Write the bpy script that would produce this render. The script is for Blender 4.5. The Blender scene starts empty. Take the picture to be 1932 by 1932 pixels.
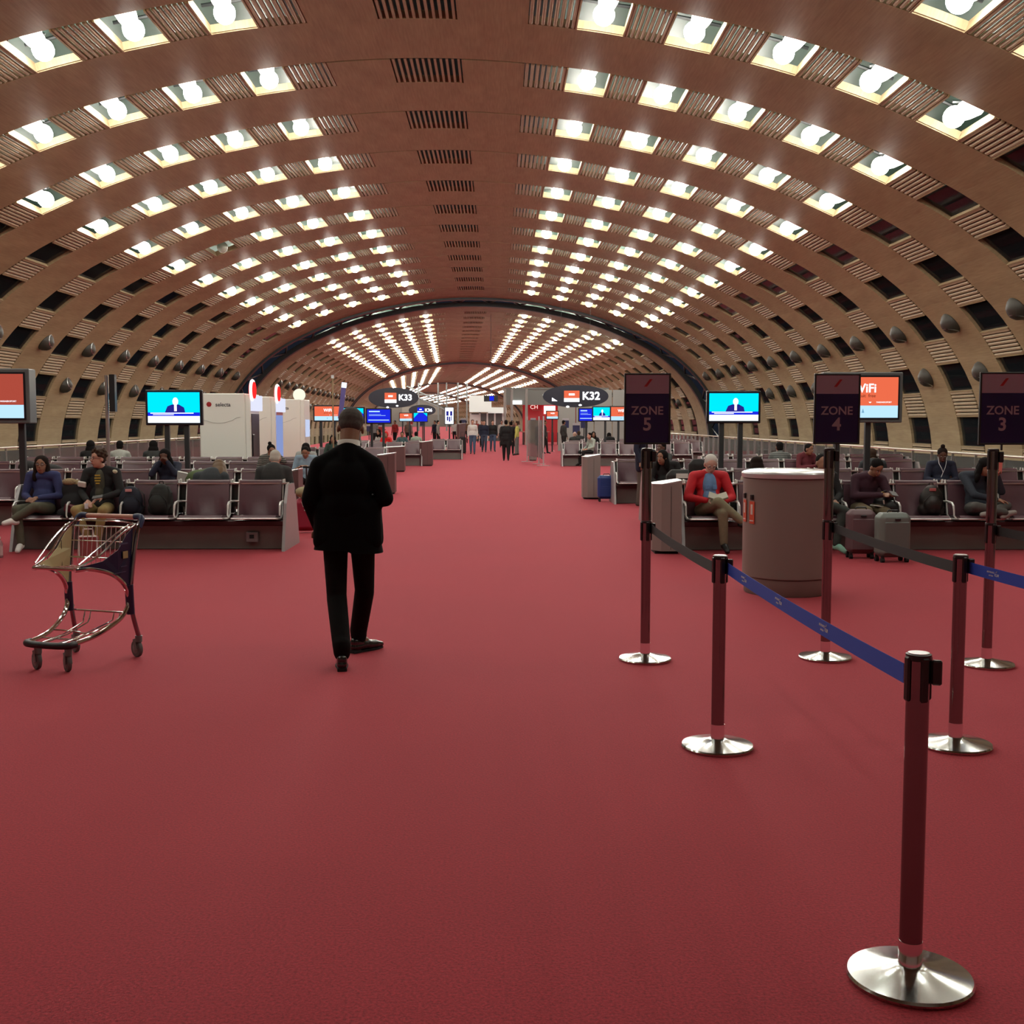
import bpy, bmesh, math, random
from mathutils import Vector, Matrix, Euler
random.seed(7)
R = math.radians
scn = bpy.context.scene
C = scn.collection

# ------------------------------------------------------------------ camera
cam_d = bpy.data.cameras.new('camera')
cam = bpy.data.objects.new('camera', cam_d); C.objects.link(cam)
cam_d.sensor_width = 36.0; cam_d.lens = 36.0 * 2158.0 / 1932.0
cam_d.clip_end = 1000.0; cam_d.clip_start = 0.05
cam.location = (0, 0, 1.70)
cam.rotation_euler = (R(90 - 4.531), 0, R(-0.741))
scn.camera = cam

# ------------------------------------------------------------------ world and exposure
w = bpy.data.worlds.new('night'); scn.world = w; w.use_nodes = True
w.node_tree.nodes['Background'].inputs[0].default_value = (0.004, 0.005, 0.008, 1)
w.node_tree.nodes['Background'].inputs[1].default_value = 1.0
EXPO = 1.05
scn.view_settings.view_transform = 'Standard'
scn.view_settings.look = 'None'
scn.view_settings.gamma = 1.0
scn.view_settings.use_curve_mapping = False
scn.view_settings.exposure = EXPO
LAMP = 30.0       # radiance of the ceiling globes

# ------------------------------------------------------------------ materials
MATS = {}
def mat(name, col=(.5, .5, .5), rough=.5, metal=0.0, noise=0.0, nscale=30, emit=None, es=1.0,
        alpha=1.0, bump=0.0, bscale=200, spec=.5, sheen=0.0, coat=0.0):
    if name in MATS: return MATS[name]
    m = bpy.data.materials.new(name); m.use_nodes = True
    nt = m.node_tree; b = nt.nodes['Principled BSDF']
    b.inputs['Base Color'].default_value = (*col, 1)
    b.inputs['Roughness'].default_value = rough
    b.inputs['Metallic'].default_value = metal
    b.inputs['Specular IOR Level'].default_value = spec
    b.inputs['Alpha'].default_value = alpha
    if sheen: b.inputs['Sheen Weight'].default_value = sheen
    if coat: b.inputs['Coat Weight'].default_value = coat
    if emit:
        b.inputs['Emission Color'].default_value = (*emit, 1)
        b.inputs['Emission Strength'].default_value = es
    tc = nt.nodes.new('ShaderNodeTexCoord')
    if noise:
        n = nt.nodes.new('ShaderNodeTexNoise'); n.inputs['Scale'].default_value = nscale
        nt.links.new(tc.outputs['Object'], n.inputs['Vector'])
        mx = nt.nodes.new('ShaderNodeMix'); mx.data_type = 'RGBA'
        mx.inputs[6].default_value = (*[c * (1 - noise) for c in col], 1)
        mx.inputs[7].default_value = (*[min(1, c * (1 + noise)) for c in col], 1)
        nt.links.new(n.outputs['Fac'], mx.inputs[0]); nt.links.new(mx.outputs[2], b.inputs['Base Color'])
    if bump:
        n = nt.nodes.new('ShaderNodeTexNoise'); n.inputs['Scale'].default_value = bscale
        nt.links.new(tc.outputs['Object'], n.inputs['Vector'])
        bp = nt.nodes.new('ShaderNodeBump'); bp.inputs['Strength'].default_value = bump
        bp.inputs['Distance'].default_value = .01
        nt.links.new(n.outputs['Fac'], bp.inputs['Height']); nt.links.new(bp.outputs[0], b.inputs['Normal'])
    MATS[name] = m
    return m

def glow(name, col, s):
    if name in MATS: return MATS[name]
    m = bpy.data.materials.new(name); m.use_nodes = True
    nt = m.node_tree; nt.nodes.clear()
    e = nt.nodes.new('ShaderNodeEmission'); o = nt.nodes.new('ShaderNodeOutputMaterial')
    e.inputs[0].default_value = (*col, 1); e.inputs[1].default_value = s * (1.0 if name.startswith('lamp') else .62)
    nt.links.new(e.outputs[0], o.inputs[0])
    MATS[name] = m
    return m

def glassy(name, col=(.8, .9, .88), opacity=.25, rough=.03):
    if name in MATS: return MATS[name]
    m = bpy.data.materials.new(name); m.use_nodes = True
    nt = m.node_tree; nt.nodes.clear()
    o = nt.nodes.new('ShaderNodeOutputMaterial')
    t = nt.nodes.new('ShaderNodeBsdfTransparent'); g = nt.nodes.new('ShaderNodeBsdfGlossy')
    d = nt.nodes.new('ShaderNodeBsdfDiffuse'); f = nt.nodes.new('ShaderNodeFresnel')
    m1 = nt.nodes.new('ShaderNodeMixShader'); m2 = nt.nodes.new('ShaderNodeMixShader')
    d.inputs[0].default_value = (*col, 1); g.inputs['Roughness'].default_value = rough
    f.inputs[0].default_value = 1.17
    m1.inputs[0].default_value = opacity
    nt.links.new(t.outputs[0], m1.inputs[1]); nt.links.new(d.outputs[0], m1.inputs[2])
    nt.links.new(f.outputs[0], m2.inputs[0])
    nt.links.new(m1.outputs[0], m2.inputs[1]); nt.links.new(g.outputs[0], m2.inputs[2])
    nt.links.new(m2.outputs[0], o.inputs[0])
    MATS[name] = m
    return m

def wood_mat(name, c1, c2, along):
    """fine planks; UV.x runs round the arch, UV.y along the hall"""
    m = bpy.data.materials.new(name); m.use_nodes = True
    nt = m.node_tree; b = nt.nodes['Principled BSDF']
    b.inputs['Roughness'].default_value = .55; b.inputs['Specular IOR Level'].default_value = .3
    uv = nt.nodes.new('ShaderNodeUVMap'); uv.uv_map = 'UVMap'
    mp = nt.nodes.new('ShaderNodeMapping'); mp.inputs['Scale'].default_value = (28, 1.6, 1)
    n = nt.nodes.new('ShaderNodeTexNoise'); n.inputs['Scale'].default_value = 1.0; n.inputs['Detail'].default_value = 3
    nt.links.new(uv.outputs[0], mp.inputs[0]); nt.links.new(mp.outputs[0], n.inputs['Vector'])
    mp2 = nt.nodes.new('ShaderNodeMapping'); mp2.inputs['Scale'].default_value = (2.2, .7, 1)
    n2 = nt.nodes.new('ShaderNodeTexNoise'); n2.inputs['Scale'].default_value = 1.0
    nt.links.new(uv.outputs[0], mp2.inputs[0]); nt.links.new(mp2.outputs[0], n2.inputs['Vector'])
    ad = nt.nodes.new('ShaderNodeMath'); ad.operation = 'MULTIPLY_ADD'; ad.inputs[1].default_value = .55; 
    nt.links.new(n.outputs['Fac'], ad.inputs[0])
    m3 = nt.nodes.new('ShaderNodeMath'); m3.operation = 'MULTIPLY'; m3.inputs[1].default_value = .45
    nt.links.new(n2.outputs['Fac'], m3.inputs[0]); nt.links.new(m3.outputs[0], ad.inputs[2])
    cr = nt.nodes.new('ShaderNodeValToRGB')
    cr.color_ramp.elements[0].position = .34; cr.color_ramp.elements[0].color = (*c1, 1)
    cr.color_ramp.elements[1].position = .66; cr.color_ramp.elements[1].color = (*c2, 1)
    nt.links.new(ad.outputs[0], cr.inputs[0]); nt.links.new(cr.outputs[0], b.inputs['Base Color'])
    MATS[name] = m
    return m

def carpet_mat():
    m = bpy.data.materials.new('red_carpet'); m.use_nodes = True
    nt = m.node_tree; b = nt.nodes['Principled BSDF']
    b.inputs['Roughness'].default_value = .82; b.inputs['Specular IOR Level'].default_value = .20; b.inputs['Specular Tint'].default_value = (1, .30, .34, 1)
    b.inputs['Sheen Weight'].default_value = 1.0; b.inputs['Sheen Roughness'].default_value = .45
    b.inputs['Sheen Tint'].default_value = (1, .25, .31, 1)
    tc = nt.nodes.new('ShaderNodeTexCoord')
    n = nt.nodes.new('ShaderNodeTexNoise'); n.inputs['Scale'].default_value = 95; n.inputs['Detail'].default_value = 5
    n.inputs['Roughness'].default_value = .75
    nt.links.new(tc.outputs['Object'], n.inputs['Vector'])
    n2 = nt.nodes.new('ShaderNodeTexNoise'); n2.inputs['Scale'].default_value = .55; n2.inputs['Detail'].default_value = 4
    nt.links.new(tc.outputs['Object'], n2.inputs['Vector'])
    cr = nt.nodes.new('ShaderNodeValToRGB')
    cr.color_ramp.elements[0].position = .36; cr.color_ramp.elements[0].color = (.105, .0042, .0078, 1)
    cr.color_ramp.elements[1].position = .66; cr.color_ramp.elements[1].color = (.50, .027, .041, 1)
    nt.links.new(n.outputs['Fac'], cr.inputs[0])
    mx = nt.nodes.new('ShaderNodeMix'); mx.data_type = 'RGBA'; mx.blend_type = 'MULTIPLY'
    cr2 = nt.nodes.new('ShaderNodeValToRGB')
    cr2.color_ramp.elements[0].position = .35; cr2.color_ramp.elements[0].color = (.86, .84, .84, 1)
    cr2.color_ramp.elements[1].position = .65; cr2.color_ramp.elements[1].color = (1, 1, 1, 1)
    nt.links.new(n2.outputs['Fac'], cr2.inputs[0])
    mx.inputs[0].default_value = 1.0
    nt.links.new(cr.outputs[0], mx.inputs[6]); nt.links.new(cr2.outputs[0], mx.inputs[7])
    nt.links.new(mx.outputs[2], b.inputs['Base Color'])
    bp = nt.nodes.new('ShaderNodeBump'); bp.inputs['Strength'].default_value = .5; bp.inputs['Distance'].default_value = .004
    nt.links.new(n.outputs['Fac'], bp.inputs['Height']); nt.links.new(bp.outputs[0], b.inputs['Normal'])
    return m

M_WOOD = wood_mat('ash_boards', (.29, .21, .12), (.40, .31, .18), True)
M_SLAT = mat('ash_slats', (.40, .31, .20), .6, noise=.12, nscale=8)
M_CARPET = carpet_mat()
M_DARKSTEEL = mat('dark_steel', (.030, .034, .036), .45, .2)
M_CHROME = mat('chrome', (.75, .76, .77), .10, 1.0)
M_SATIN = mat('satin_aluminium', (.62, .64, .65), .30, 1.0)
M_BRIGHT = mat('bright_frame', (.78, .80, .78), .35, .5)
M_STEEL = mat('brushed_grey_steel', (.17, .175, .16), .34, .35, noise=.15, nscale=3)
M_TAUPE = mat('taupe_metal', (.30, .255, .245), .38, .35)
M_LEATHER = mat('plum_leather', (.11, .052, .068), .36, noise=.15, nscale=5, spec=.9, bump=.15, bscale=12)
M_BLACK = mat('black_plastic', (.012, .012, .013), .35)
M_BLACKM = mat('black_matte', (.010, .010, .011), .8)
M_WHITE = mat('white_panel', (.70, .72, .67), .45)
M_GREYP = mat('grey_plastic', (.16, .17, .17), .45)
M_RUBBER = mat('grey_rubber', (.13, .13, .13), .7)

# ------------------------------------------------------------------ mesh helpers
class MB:
    def __init__(s): s.v = []; s.f = []; s.uv = None; s.fm = []; s.cm = 0
    def add(s, vs, fs, M=None):
        n = len(s.v)
        if M is not None: vs = [M @ Vector(v) for v in vs]
        s.v += [tuple(v) for v in vs]; s.f += [tuple(i + n for i in f) for f in fs]
        s.fm += [s.cm] * len(fs)
    def box(s, c, d, rot=None, bev=0.0, M=None):
        x, y, z = d[0] / 2, d[1] / 2, d[2] / 2
        if bev > 0:
            b = min(bev, x * .9, y * .9, z * .9)
            vs = []; 
            for sx in (-1, 1):
                for sy in (-1, 1):
                    for sz in (-1, 1):
                        vs += [(sx * x, sy * (y - b), sz * (z - b)), (sx * (x - b), sy * y, sz * (z - b)), (sx * (x - b), sy * (y - b), sz * z)]
            def I(sx, sy, sz, k): return ((sx > 0) * 4 + (sy > 0) * 2 + (sz > 0)) * 3 + k
            fs = []
            for sg in (-1, 1):
                q = [I(sg, -1, -1, 0), I(sg, 1, -1, 0), I(sg, 1, 1, 0), I(sg, -1, 1, 0)]; fs.append(q if sg > 0 else q[::-1])
                q = [I(-1, sg, -1, 1), I(1, sg, -1, 1), I(1, sg, 1, 1), I(-1, sg, 1, 1)]; fs.append(q[::-1] if sg > 0 else q)
                q = [I(-1, -1, sg, 2), I(1, -1, sg, 2), I(1, 1, sg, 2), I(-1, 1, sg, 2)]; fs.append(q if sg > 0 else q[::-1])
            for a in (-1, 1):
                for c2 in (-1, 1):
                    q = [I(a, c2, -1, 0), I(a, c2, 1, 0), I(a, c2, 1, 1), I(a, c2, -1, 1)]; fs.append(q if a * c2 < 0 else q[::-1])
                    q = [I(a, -1, c2, 0), I(a, 1, c2, 0), I(a, 1, c2, 2), I(a, -1, c2, 2)]; fs.append(q if a * c2 > 0 else q[::-1])
                    q = [I(-1, a, c2, 1), I(1, a, c2, 1), I(1, a, c2, 2), I(-1, a, c2, 2)]; fs.append(q if a * c2 < 0 else q[::-1])
            for sx in (-1, 1):
                for sy in (-1, 1):
                    for sz in (-1, 1):
                        q = [I(sx, sy, sz, 0), I(sx, sy, sz, 1), I(sx, sy, sz, 2)]; fs.append(q if sx * sy * sz > 0 else q[::-1])
        else:
            vs = [(-x, -y, -z), (x, -y, -z), (x, y, -z), (-x, y, -z), (-x, -y, z), (x, -y, z), (x, y, z), (-x, y, z)]
            fs = [(0, 3, 2, 1), (4, 5, 6, 7), (0, 1, 5, 4), (1, 2, 6, 5), (2, 3, 7, 6), (3, 0, 4, 7)]
        T = Matrix.Translation(c)
        if rot: T = T @ Euler(rot).to_matrix().to_4x4()
        if M is not None: T = M @ T
        s.add(vs, fs, T); return s
    def tube(s, pts, r, n=10, cap=True, closed=False, flat=1.0):
        pts = [Vector(p) for p in pts]
        rs = r if isinstance(r, (list, tuple)) else [r] * len(pts)
        N = len(pts); base = len(s.v); prev = None
        for i, p in enumerate(pts):
            if closed: t = (pts[(i + 1) % N] - pts[i - 1])
            else: t = pts[min(i + 1, N - 1)] - pts[max(i - 1, 0)]
            if t.length < 1e-9: t = Vector((0, 0, 1))
            t.normalize()
            if prev is None:
                a = Vector((0, 0, 1)) if abs(t.z) < .9 else Vector((1, 0, 0))
                u = t.cross(a).normalized()
            else:
                u = (prev - t * prev.dot(t)); 
                u = u.normalized() if u.length > 1e-6 else t.orthogonal().normalized()
            prev = u; v = t.cross(u)
            for k in range(n):
                a = 2 * math.pi * k / n
                s.v.append(tuple(p + (u * math.cos(a) + v * math.sin(a) * flat) * rs[i]))
        M_ = N if closed else N - 1
        for i in range(M_):
            for k in range(n):
                a = base + i * n + k; b = base + i * n + (k + 1) % n
                j = (i + 1) % N
                c = base + j * n + (k + 1) % n; d = base + j * n + k
                s.f.append((a, b, c, d)); s.fm.append(s.cm)
        if cap and not closed:
            s.f.append(tuple(base + k for k in range(n))[::-1]); s.fm.append(s.cm)
            s.f.append(tuple(base + (N - 1) * n + k for k in range(n))); s.fm.append(s.cm)
        return s
    def lathe(s, prof, c=(0, 0, 0), n=32, M=None):
        """prof: list of (radius, z)"""
        vs = []; fs = []; P = len(prof)
        for k in range(n):
            a = 2 * math.pi * k / n
            for (r, z) in prof: vs.append((c[0] + r * math.cos(a), c[1] + r * math.sin(a), c[2] + z))
        for k in range(n):
            k2 = (k + 1) % n
            for i in range(P - 1):
                fs.append((k * P + i, k2 * P + i, k2 * P + i + 1, k * P + i + 1))
        if prof[0][0] > 1e-6: fs.append(tuple(k * P for k in range(n))[::-1])
        if prof[-1][0] > 1e-6: fs.append(tuple(k * P + P - 1 for k in range(n)))
        s.add(vs, fs, M); return s
    def ball(s, c, r, n=16, m=10, M=None):
        rr = r if isinstance(r, (list, tuple)) else (r, r, r)
        vs = [(0, 0, -1)]; fs = []
        for i in range(1, m):
            t = math.pi * i / m
            for k in range(n):
                a = 2 * math.pi * k / n
                vs.append((math.sin(t) * math.cos(a), math.sin(t) * math.sin(a), -math.cos(t)))
        vs.append((0, 0, 1)); L = len(vs) - 1
        for k in range(n):
            k2 = (k + 1) % n
            fs.append((0, 1 + k2, 1 + k)); fs.append((L, L - n + k, L - n + k2))
            for i in range(m - 2):
                a = 1 + i * n
                fs.append((a + k, a + k2, a + n + k2, a + n + k))
        T = Matrix.Translation(c) @ (M if M is not None else Matrix()) @ Matrix.Diagonal((*rr, 1))
        s.add(vs, fs, T); return s
    def prism(s, out, d0, d1, M=None):
        """outline in XZ, extruded along Y from d0 to d1"""
        n = len(out)
        vs = [(x, d0, z) for x, z in out] + [(x, d1, z) for x, z in out]
        fs = [tuple(range(n)), tuple(range(2 * n - 1, n - 1, -1))]
        fs += [(i, i + n, (i + 1) % n + n, (i + 1) % n) for i in range(n)]
        s.add(vs, fs, M); return s
    def build(s, name, m, parent=None, smooth=False, loc=None, rot=None, uvs=None, edge=35):
        me = bpy.data.meshes.new(name); me.from_pydata(s.v, [], s.f)
        ms = m if isinstance(m, (list, tuple)) else [m]
        for x in ms: me.materials.append(x)
        if len(ms) > 1: me.polygons.foreach_set('material_index', s.fm)
        if uvs:
            l = me.uv_layers.new(name='UVMap')
            flat = []
            for q in uvs: flat += [q[0], q[1]]
            l.data.foreach_set('uv', flat)
        if smooth:
            me.polygons.foreach_set('use_smooth', [True] * len(me.polygons))
            try: me.set_sharp_from_angle(angle=R(edge))
            except Exception: pass
        me.update()
        bm = bmesh.new(); bm.from_mesh(me)
        if not uvs: bmesh.ops.recalc_face_normals(bm, faces=bm.faces)
        bm.to_mesh(me); bm.free()
        o = bpy.data.objects.new(name, me); C.objects.link(o)
        if parent: o.parent = parent
        if loc: o.location = loc
        if rot: o.rotation_euler = rot
        return o

def tag(o, label=None, cat=None, group=None, kind=None):
    if label: o['label'] = label
    if cat: o['category'] = cat
    if group: o['group'] = group
    if kind: o['kind'] = kind
    return o
def empty(name, loc=(0, 0, 0), rz=0.0, label=None, cat=None, group=None, kind=None):
    o = bpy.data.objects.new(name, None); C.objects.link(o)
    o.location = loc; o.rotation_euler = (0, 0, rz); o.empty_display_size = .1
    return tag(o, label, cat, group, kind)
def copy_tree(o, parent=None):
    c = o.copy(); C.objects.link(c)
    if parent: c.parent = parent
    for ch in list(o.children): copy_tree(ch, c)
    return c
def dup(o, loc, rz=None, label=None, group=None):
    c = copy_tree(o); c.location = loc
    if rz is not None: c.rotation_euler = (0, 0, rz)
    if label: c['label'] = label
    if group: c['group'] = group
    return c
def text(name, s, size, m, parent=None, loc=(0, 0, 0), rot=(R(90), 0, 0), ext=.002, bold=0.0, ax='CENTER', sx=1.0):
    cu = bpy.data.curves.new(name, 'FONT'); cu.body = s; cu.size = size; cu.extrude = ext
    cu.align_x = ax; cu.align_y = 'CENTER'; cu.offset = bold; cu.resolution_u = 3
    o = bpy.data.objects.new(name, cu); C.objects.link(o)
    bpy.context.view_layer.update()
    dg = bpy.context.evaluated_depsgraph_get()
    me = bpy.data.meshes.new_from_object(o.evaluated_get(dg))
    bpy.data.objects.remove(o); bpy.data.curves.remove(cu)
    me.materials.clear(); me.materials.append(m); me.name = name
    o = bpy.data.objects.new(name, me); C.objects.link(o)
    if parent: o.parent = parent
    o.location = loc; o.rotation_euler = rot; o.scale = (sx, 1, 1)
    return o

# ------------------------------------------------------------------ hall layout
AX0 = -1.47       # hall axis lies this far left of the viewer
PITCH = 4.0       # one vault ring
OPEN = 1.62       # open strip of each ring
TURN = -2.25      # degrees each vault section turns left
SECTS = []        # (origin, heading, number of rings)
p = Vector((AX0, -7.68, 0)); hd = 0.0
counts = [19, 16, 16, 16, 14]
GAPS = [10.4, 13.0, 13.0, 13.0, 0]
for i, n in enumerate(counts):
    SECTS.append((p.copy(), hd, n))
    L = n * PITCH + GAPS[i]
    p = p + Vector((-math.sin(R(hd)), math.cos(R(hd)), 0)) * L
    hd += 2.25
HALL_END = p.copy(); HALL_HD = hd - 2.25
def secM(i, y=0.0):
    o, h, n = SECTS[i]
    return Matrix.Translation(o) @ Matrix.Rotation(R(h), 4, 'Z') @ Matrix.Translation((0, y, 0))

# profile of the vault: half section, (u, z)
PR = [(0, 9.16), (1.7, 9.10), (3.4, 8.92), (5, 8.63), (6.7, 8.25), (8.3, 7.75), (9.8, 7.13), (11.2, 6.44), (12.5, 5.57),
      (13.6, 4.55), (14.4, 3.5), (14.95, 2.4), (15.25, 1.2), (15.32, 0), (15.32, -1.2), (15.32, -2.6)]
def cr_(p0, p1, p2, p3, t):
    return tuple(.5 * ((2 * b) + (-a + c) * t + (2 * a - 5 * b + 4 * c - d) * t * t + (-a + 3 * b - 3 * c + d) * t ** 3)
                 for a, b, c, d in zip(p0, p1, p2, p3))
fine = []
ext_ = [(-PR[1][0], PR[1][1])] + PR + [(15.32, -4)]
for i in range(len(PR) - 1):
    for k in range(12): fine.append(cr_(ext_[i], ext_[i + 1], ext_[i + 2], ext_[i + 3], k / 12))
fine.append(PR[-1])
acc = [0.0]
for a, b in zip(fine, fine[1:]): acc.append(acc[-1] + math.dist(a, b))
SMAX = acc[-1]
def prof(s):
    """point and outward normal at signed arc length s"""
    sg = -1 if s < 0 else 1; a = min(abs(s), SMAX - 1e-6)
    lo, hi = 0, len(acc) - 1
    while hi - lo > 1:
        m = (lo + hi) // 2
        if acc[m] <= a: lo = m
        else: hi = m
    t = (a - acc[lo]) / (acc[hi] - acc[lo])
    p0, p1 = fine[lo], fine[hi]
    x = p0[0] + (p1[0] - p0[0]) * t; z = p0[1] + (p1[1] - p0[1]) * t
    def tg(i):
        q0, q1 = fine[max(i - 1, 0)], fine[min(i + 1, len(fine) - 1)]
        d = math.dist(q0, q1); return ((q1[0] - q0[0]) / d, (q1[1] - q0[1]) / d)
    a0, a1 = tg(lo), tg(hi)
    if lo == 0: a0 = (1.0, 0.0)
    tx = a0[0] + (a1[0] - a0[0]) * t; tz = a0[1] + (a1[1] - a0[1]) * t
    d = math.hypot(tx, tz); tx /= d; tz /= d
    return Vector((sg * x, 0, z)), Vector((sg * -tz, 0, tx)), Vector((tx, 0, sg * tz))
# s breakpoints of the open strip: (kind, s0, s1) on one side
S_LAMP0, S_PER, S_LW = 2.95, 1.655, .90
zones = [('slot', 0, .74), ('solid', .74, 2.05), ('grille', 2.05, 2.95)]
k = 0
while True:
    a = S_LAMP0 + k * S_PER
    if a + S_PER > SMAX: break
    zones.append(('lamp' if k < 5 else 'window', a, a + S_LW))
    zones.append(('grille', a + S_LW, a + S_PER)); k += 1
zones.append(('window', S_LAMP0 + k * S_PER, SMAX))
zlast = zones[-1]

def strip(mb, uvs, s0, s1, y0, y1, th, step=.45, ends=(True, True), off=0.0):
    """a curved slab: inner face on the profile (+off outward), thickness th outward"""
    n = max(1, int(math.ceil(abs(s1 - s0) / step)))
    base = len(mb.v)
    for i in range(n + 1):
        s = s0 + (s1 - s0) * i / n
        P, N, T = prof(s)
        a = P + N * off; b = P + N * (off + th)
        for q, y in ((a, y0), (a, y1), (b, y1), (b, y0)): mb.v.append((q.x, y, q.z))
    for i in range(n):
        sa = s0 + (s1 - s0) * i / n; sb = s0 + (s1 - s0) * (i + 1) / n
        for e in range(4):
            A = base + i * 4 + e; B = base + i * 4 + (e + 1) % 4
            mb.f.append((A, B, B + 4, A + 4)); mb.fm.append(mb.cm)
            yy = [y0, y1, y1 + th, y0 - th]
            ya, yb = yy[e], yy[(e + 1) % 4]
            if e == 3: ya, yb = y0 - th, y0
            uvs += [(sa, ya), (sa, yb), (sb, yb), (sb, ya)]
    for i, q in ((0, ends[0]), (n, ends[1])):
        if q:
            A = base + i * 4; mb.f.append((A, A + 1, A + 2, A + 3)); mb.fm.append(mb.cm)
            s = s0 if i == 0 else s1
            uvs += [(s, y0), (s, y1), (s + th, y1), (s + th, y0)]

M_PALE = mat('pale_green_blind', (.075, .15, .115), .5, noise=.1, nscale=2)
M_PANE = glassy('night_glass', (.02, .025, .03), .55, .04)
def make_ring():
    w_, uv = MB(), []
    strip(w_, uv, -SMAX, SMAX, OPEN, PITCH - .08, .16)
    for sg in (-1, 1):
        strip(w_, uv, sg * .74, sg * 2.05, 0, OPEN + .01, .16)
    # frames beside each lamp opening and window
    sl = MB()
    for sg in (-1, 1):
        for kind, a, b in zones:
            if kind in ('lamp', 'window') and b - a < 1.2:
                for e in (a, b):
                    strip(w_, uv, sg * (e - .016), sg * (e + .016), 0, OPEN, .20 if kind == 'lamp' else .09, off=-.01)
            if kind == 'lamp':
                strip(w_, uv, sg * a, sg * b, OPEN - .035, OPEN, .15, off=.02)
            if kind == 'grille':
                n = 8 if a < 4 else 7
                pt = (b - a) / n
                wd = pt * (.70 if a < 9.6 else .76)
                for i in range(n):
                    s = a + pt * (i + .5)
                    P, N, T = prof(sg * s)
                    X = T; Z = N
                    Mx = Matrix(((X.x, 0, Z.x, P.x + N.x * .03), (0, 1, 0, OPEN / 2), (X.z, 0, Z.z, P.z + N.z * .03), (0, 0, 0, 1)))
                    sl.box((0, 0, 0), (wd, OPEN - .03, .07), bev=.02, M=Mx)
    for i in range(12):      # crown slot bars
        s = -.74 + 1.48 * (i + .5) / 12
        P, N, T = prof(s if abs(s) > 1e-3 else 1e-3)
        sl.box((P.x, OPEN / 2, P.z + .05), (.052, OPEN, .09))
    sl_o = []
    wood = w_.build('ceiling', M_WOOD, uvs=uv)
    tag(wood, kind='structure')
    o = sl.build('slat_grille', M_SLAT, wood)
    # dark gap behind the crown slot and the outer skin
    bk, uv2 = MB(), []
    strip(bk, uv2, -2.6, 2.6, -.02, PITCH, .03, off=.62)
    bk.build('dark_backing', M_BLACKM, wood)
    pl = MB(); uv3 = []
    for sg in (-1, 1):
        strip(pl, uv3, sg * 2.6, sg * (S_LAMP0 + 4 * S_PER + S_LW + .45), -.02, PITCH, .03, off=.78)
    pl.build('pale_blind', M_PALE, wood)
    gl = MB(); uv4 = []
    for sg in (-1, 1):
        strip(gl, uv4, sg * (S_LAMP0 + 4 * S_PER + S_LW + .02), sg * SMAX, -.02, PITCH - .09, .015, off=.085)
    gl.build('window_pane', M_PANE, wood)
    st = MB()
    for sg in (-1, 1):
        for kind, a, b in zones:
            if kind not in ('lamp', 'window') or b - a > 2: continue
            m = (a + b) / 2
            d = .5 if kind == 'lamp' else .26
            r = .035
            def P3(s, y, o_):
                P, N, T = prof(sg * s); q = P + N * o_; return (q.x, y, q.z)
            st.tube([P3(a - .2, .9, d), P3(m + .1, .15, d + .05)], r, 6)
            st.tube([P3(m + .1, .15, d + .05), P3(b + .25, 1.2, d)], r, 6)
            st.tube([P3(a - .1, 1.75, d + .1), P3(b + .1, 1.75, d + .1)], r, 6)
    st.build('truss_strut', M_DARKSTEEL, wood)
    return wood

ring = make_ring()
ring.matrix_world = secM(0, 0)
for si, (o_, h_, n_) in enumerate(SECTS):
    for j in range(n_):
        if si == 0 and j == 0: continue
        c = copy_tree(ring); c.matrix_world = secM(si, j * PITCH)

def joint(si):
    mb, uv = MB(), []
    L = GAPS[si]; d0 = 1.6 if si == 0 else 2.4; d1 = d0 + (4.6 if si == 0 else 2.6)
    strip(mb, uv, -SMAX, SMAX, d0, d0 + .5, .30, off=-.12)
    strip(mb, uv, -SMAX, SMAX, d1 - .5, d1, .30, off=-.12)
    strip(mb, uv, -SMAX, SMAX, d0 + .4, d1 - .4, .1, off=.55)
    n = 46
    for i in range(n):
        s0 = -SMAX + 2 * SMAX * i / n; s1 = -SMAX + 2 * SMAX * (i + 1) / n
        P0, N0, _ = prof(s0); P1, N1, _ = prof(s1)
        a = P0 + N0 * .15; b = P1 + N1 * .15
        ya, yb = (d0 + .4, d1 - .4) if i % 2 else (d1 - .4, d0 + .4)
        mb.tube([(a.x, ya, a.z), (b.x, yb, b.z)], .06, 6)
    o = mb.build('ceiling_joint_arch', M_DARKSTEEL); tag(o, kind='structure')
    o.matrix_world = secM(si, SECTS[si][2] * PITCH)
    w_, uv = MB(), []
    strip(w_, uv, -SMAX, SMAX, -.03, d0 - .04, .16)
    strip(w_, uv, -SMAX, SMAX, d1 + .04, L - .03, .16)
    o = w_.build('ceiling_plain_boards', M_WOOD, uvs=uv); tag(o, kind='structure')
    o.matrix_world = secM(si, SECTS[si][2] * PITCH)
for i in range(4): joint(i)

# floor
FW_L, FW_R = -11.85, 11.95
def floor_strip():
    mb = MB()
    pts = []
    for si, (o_, h_, n_) in enumerate(SECTS):
        Mx = secM(si, 0)
        pts.append((Mx @ Vector((FW_L, 0, 0)), Mx @ Vector((FW_R, 0, 0))))
    Mx = secM(4, SECTS[4][2] * PITCH + 30)
    pts.append((Mx @ Vector((FW_L, 0, 0)), Mx @ Vector((FW_R, 0, 0))))
    for a, b in pts: mb.v += [tuple(a), tuple(b), (a.x, a.y, -.3), (b.x, b.y, -.3)]
    for i in range(len(pts) - 1):
        k = i * 4
        mb.f += [(k, k + 1, k + 5, k + 4), (k + 2, k, k + 4, k + 6), (k + 1, k + 3, k + 7, k + 5), (k+3, k+2, k+6, k+7)]
    mb.f.append((0, 2, 3, 1))
    mb.fm = [0] * len(mb.f)
    tag(mb.build('floor', M_CARPET), kind='structure')
floor_strip()
mb = MB(); 
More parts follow.
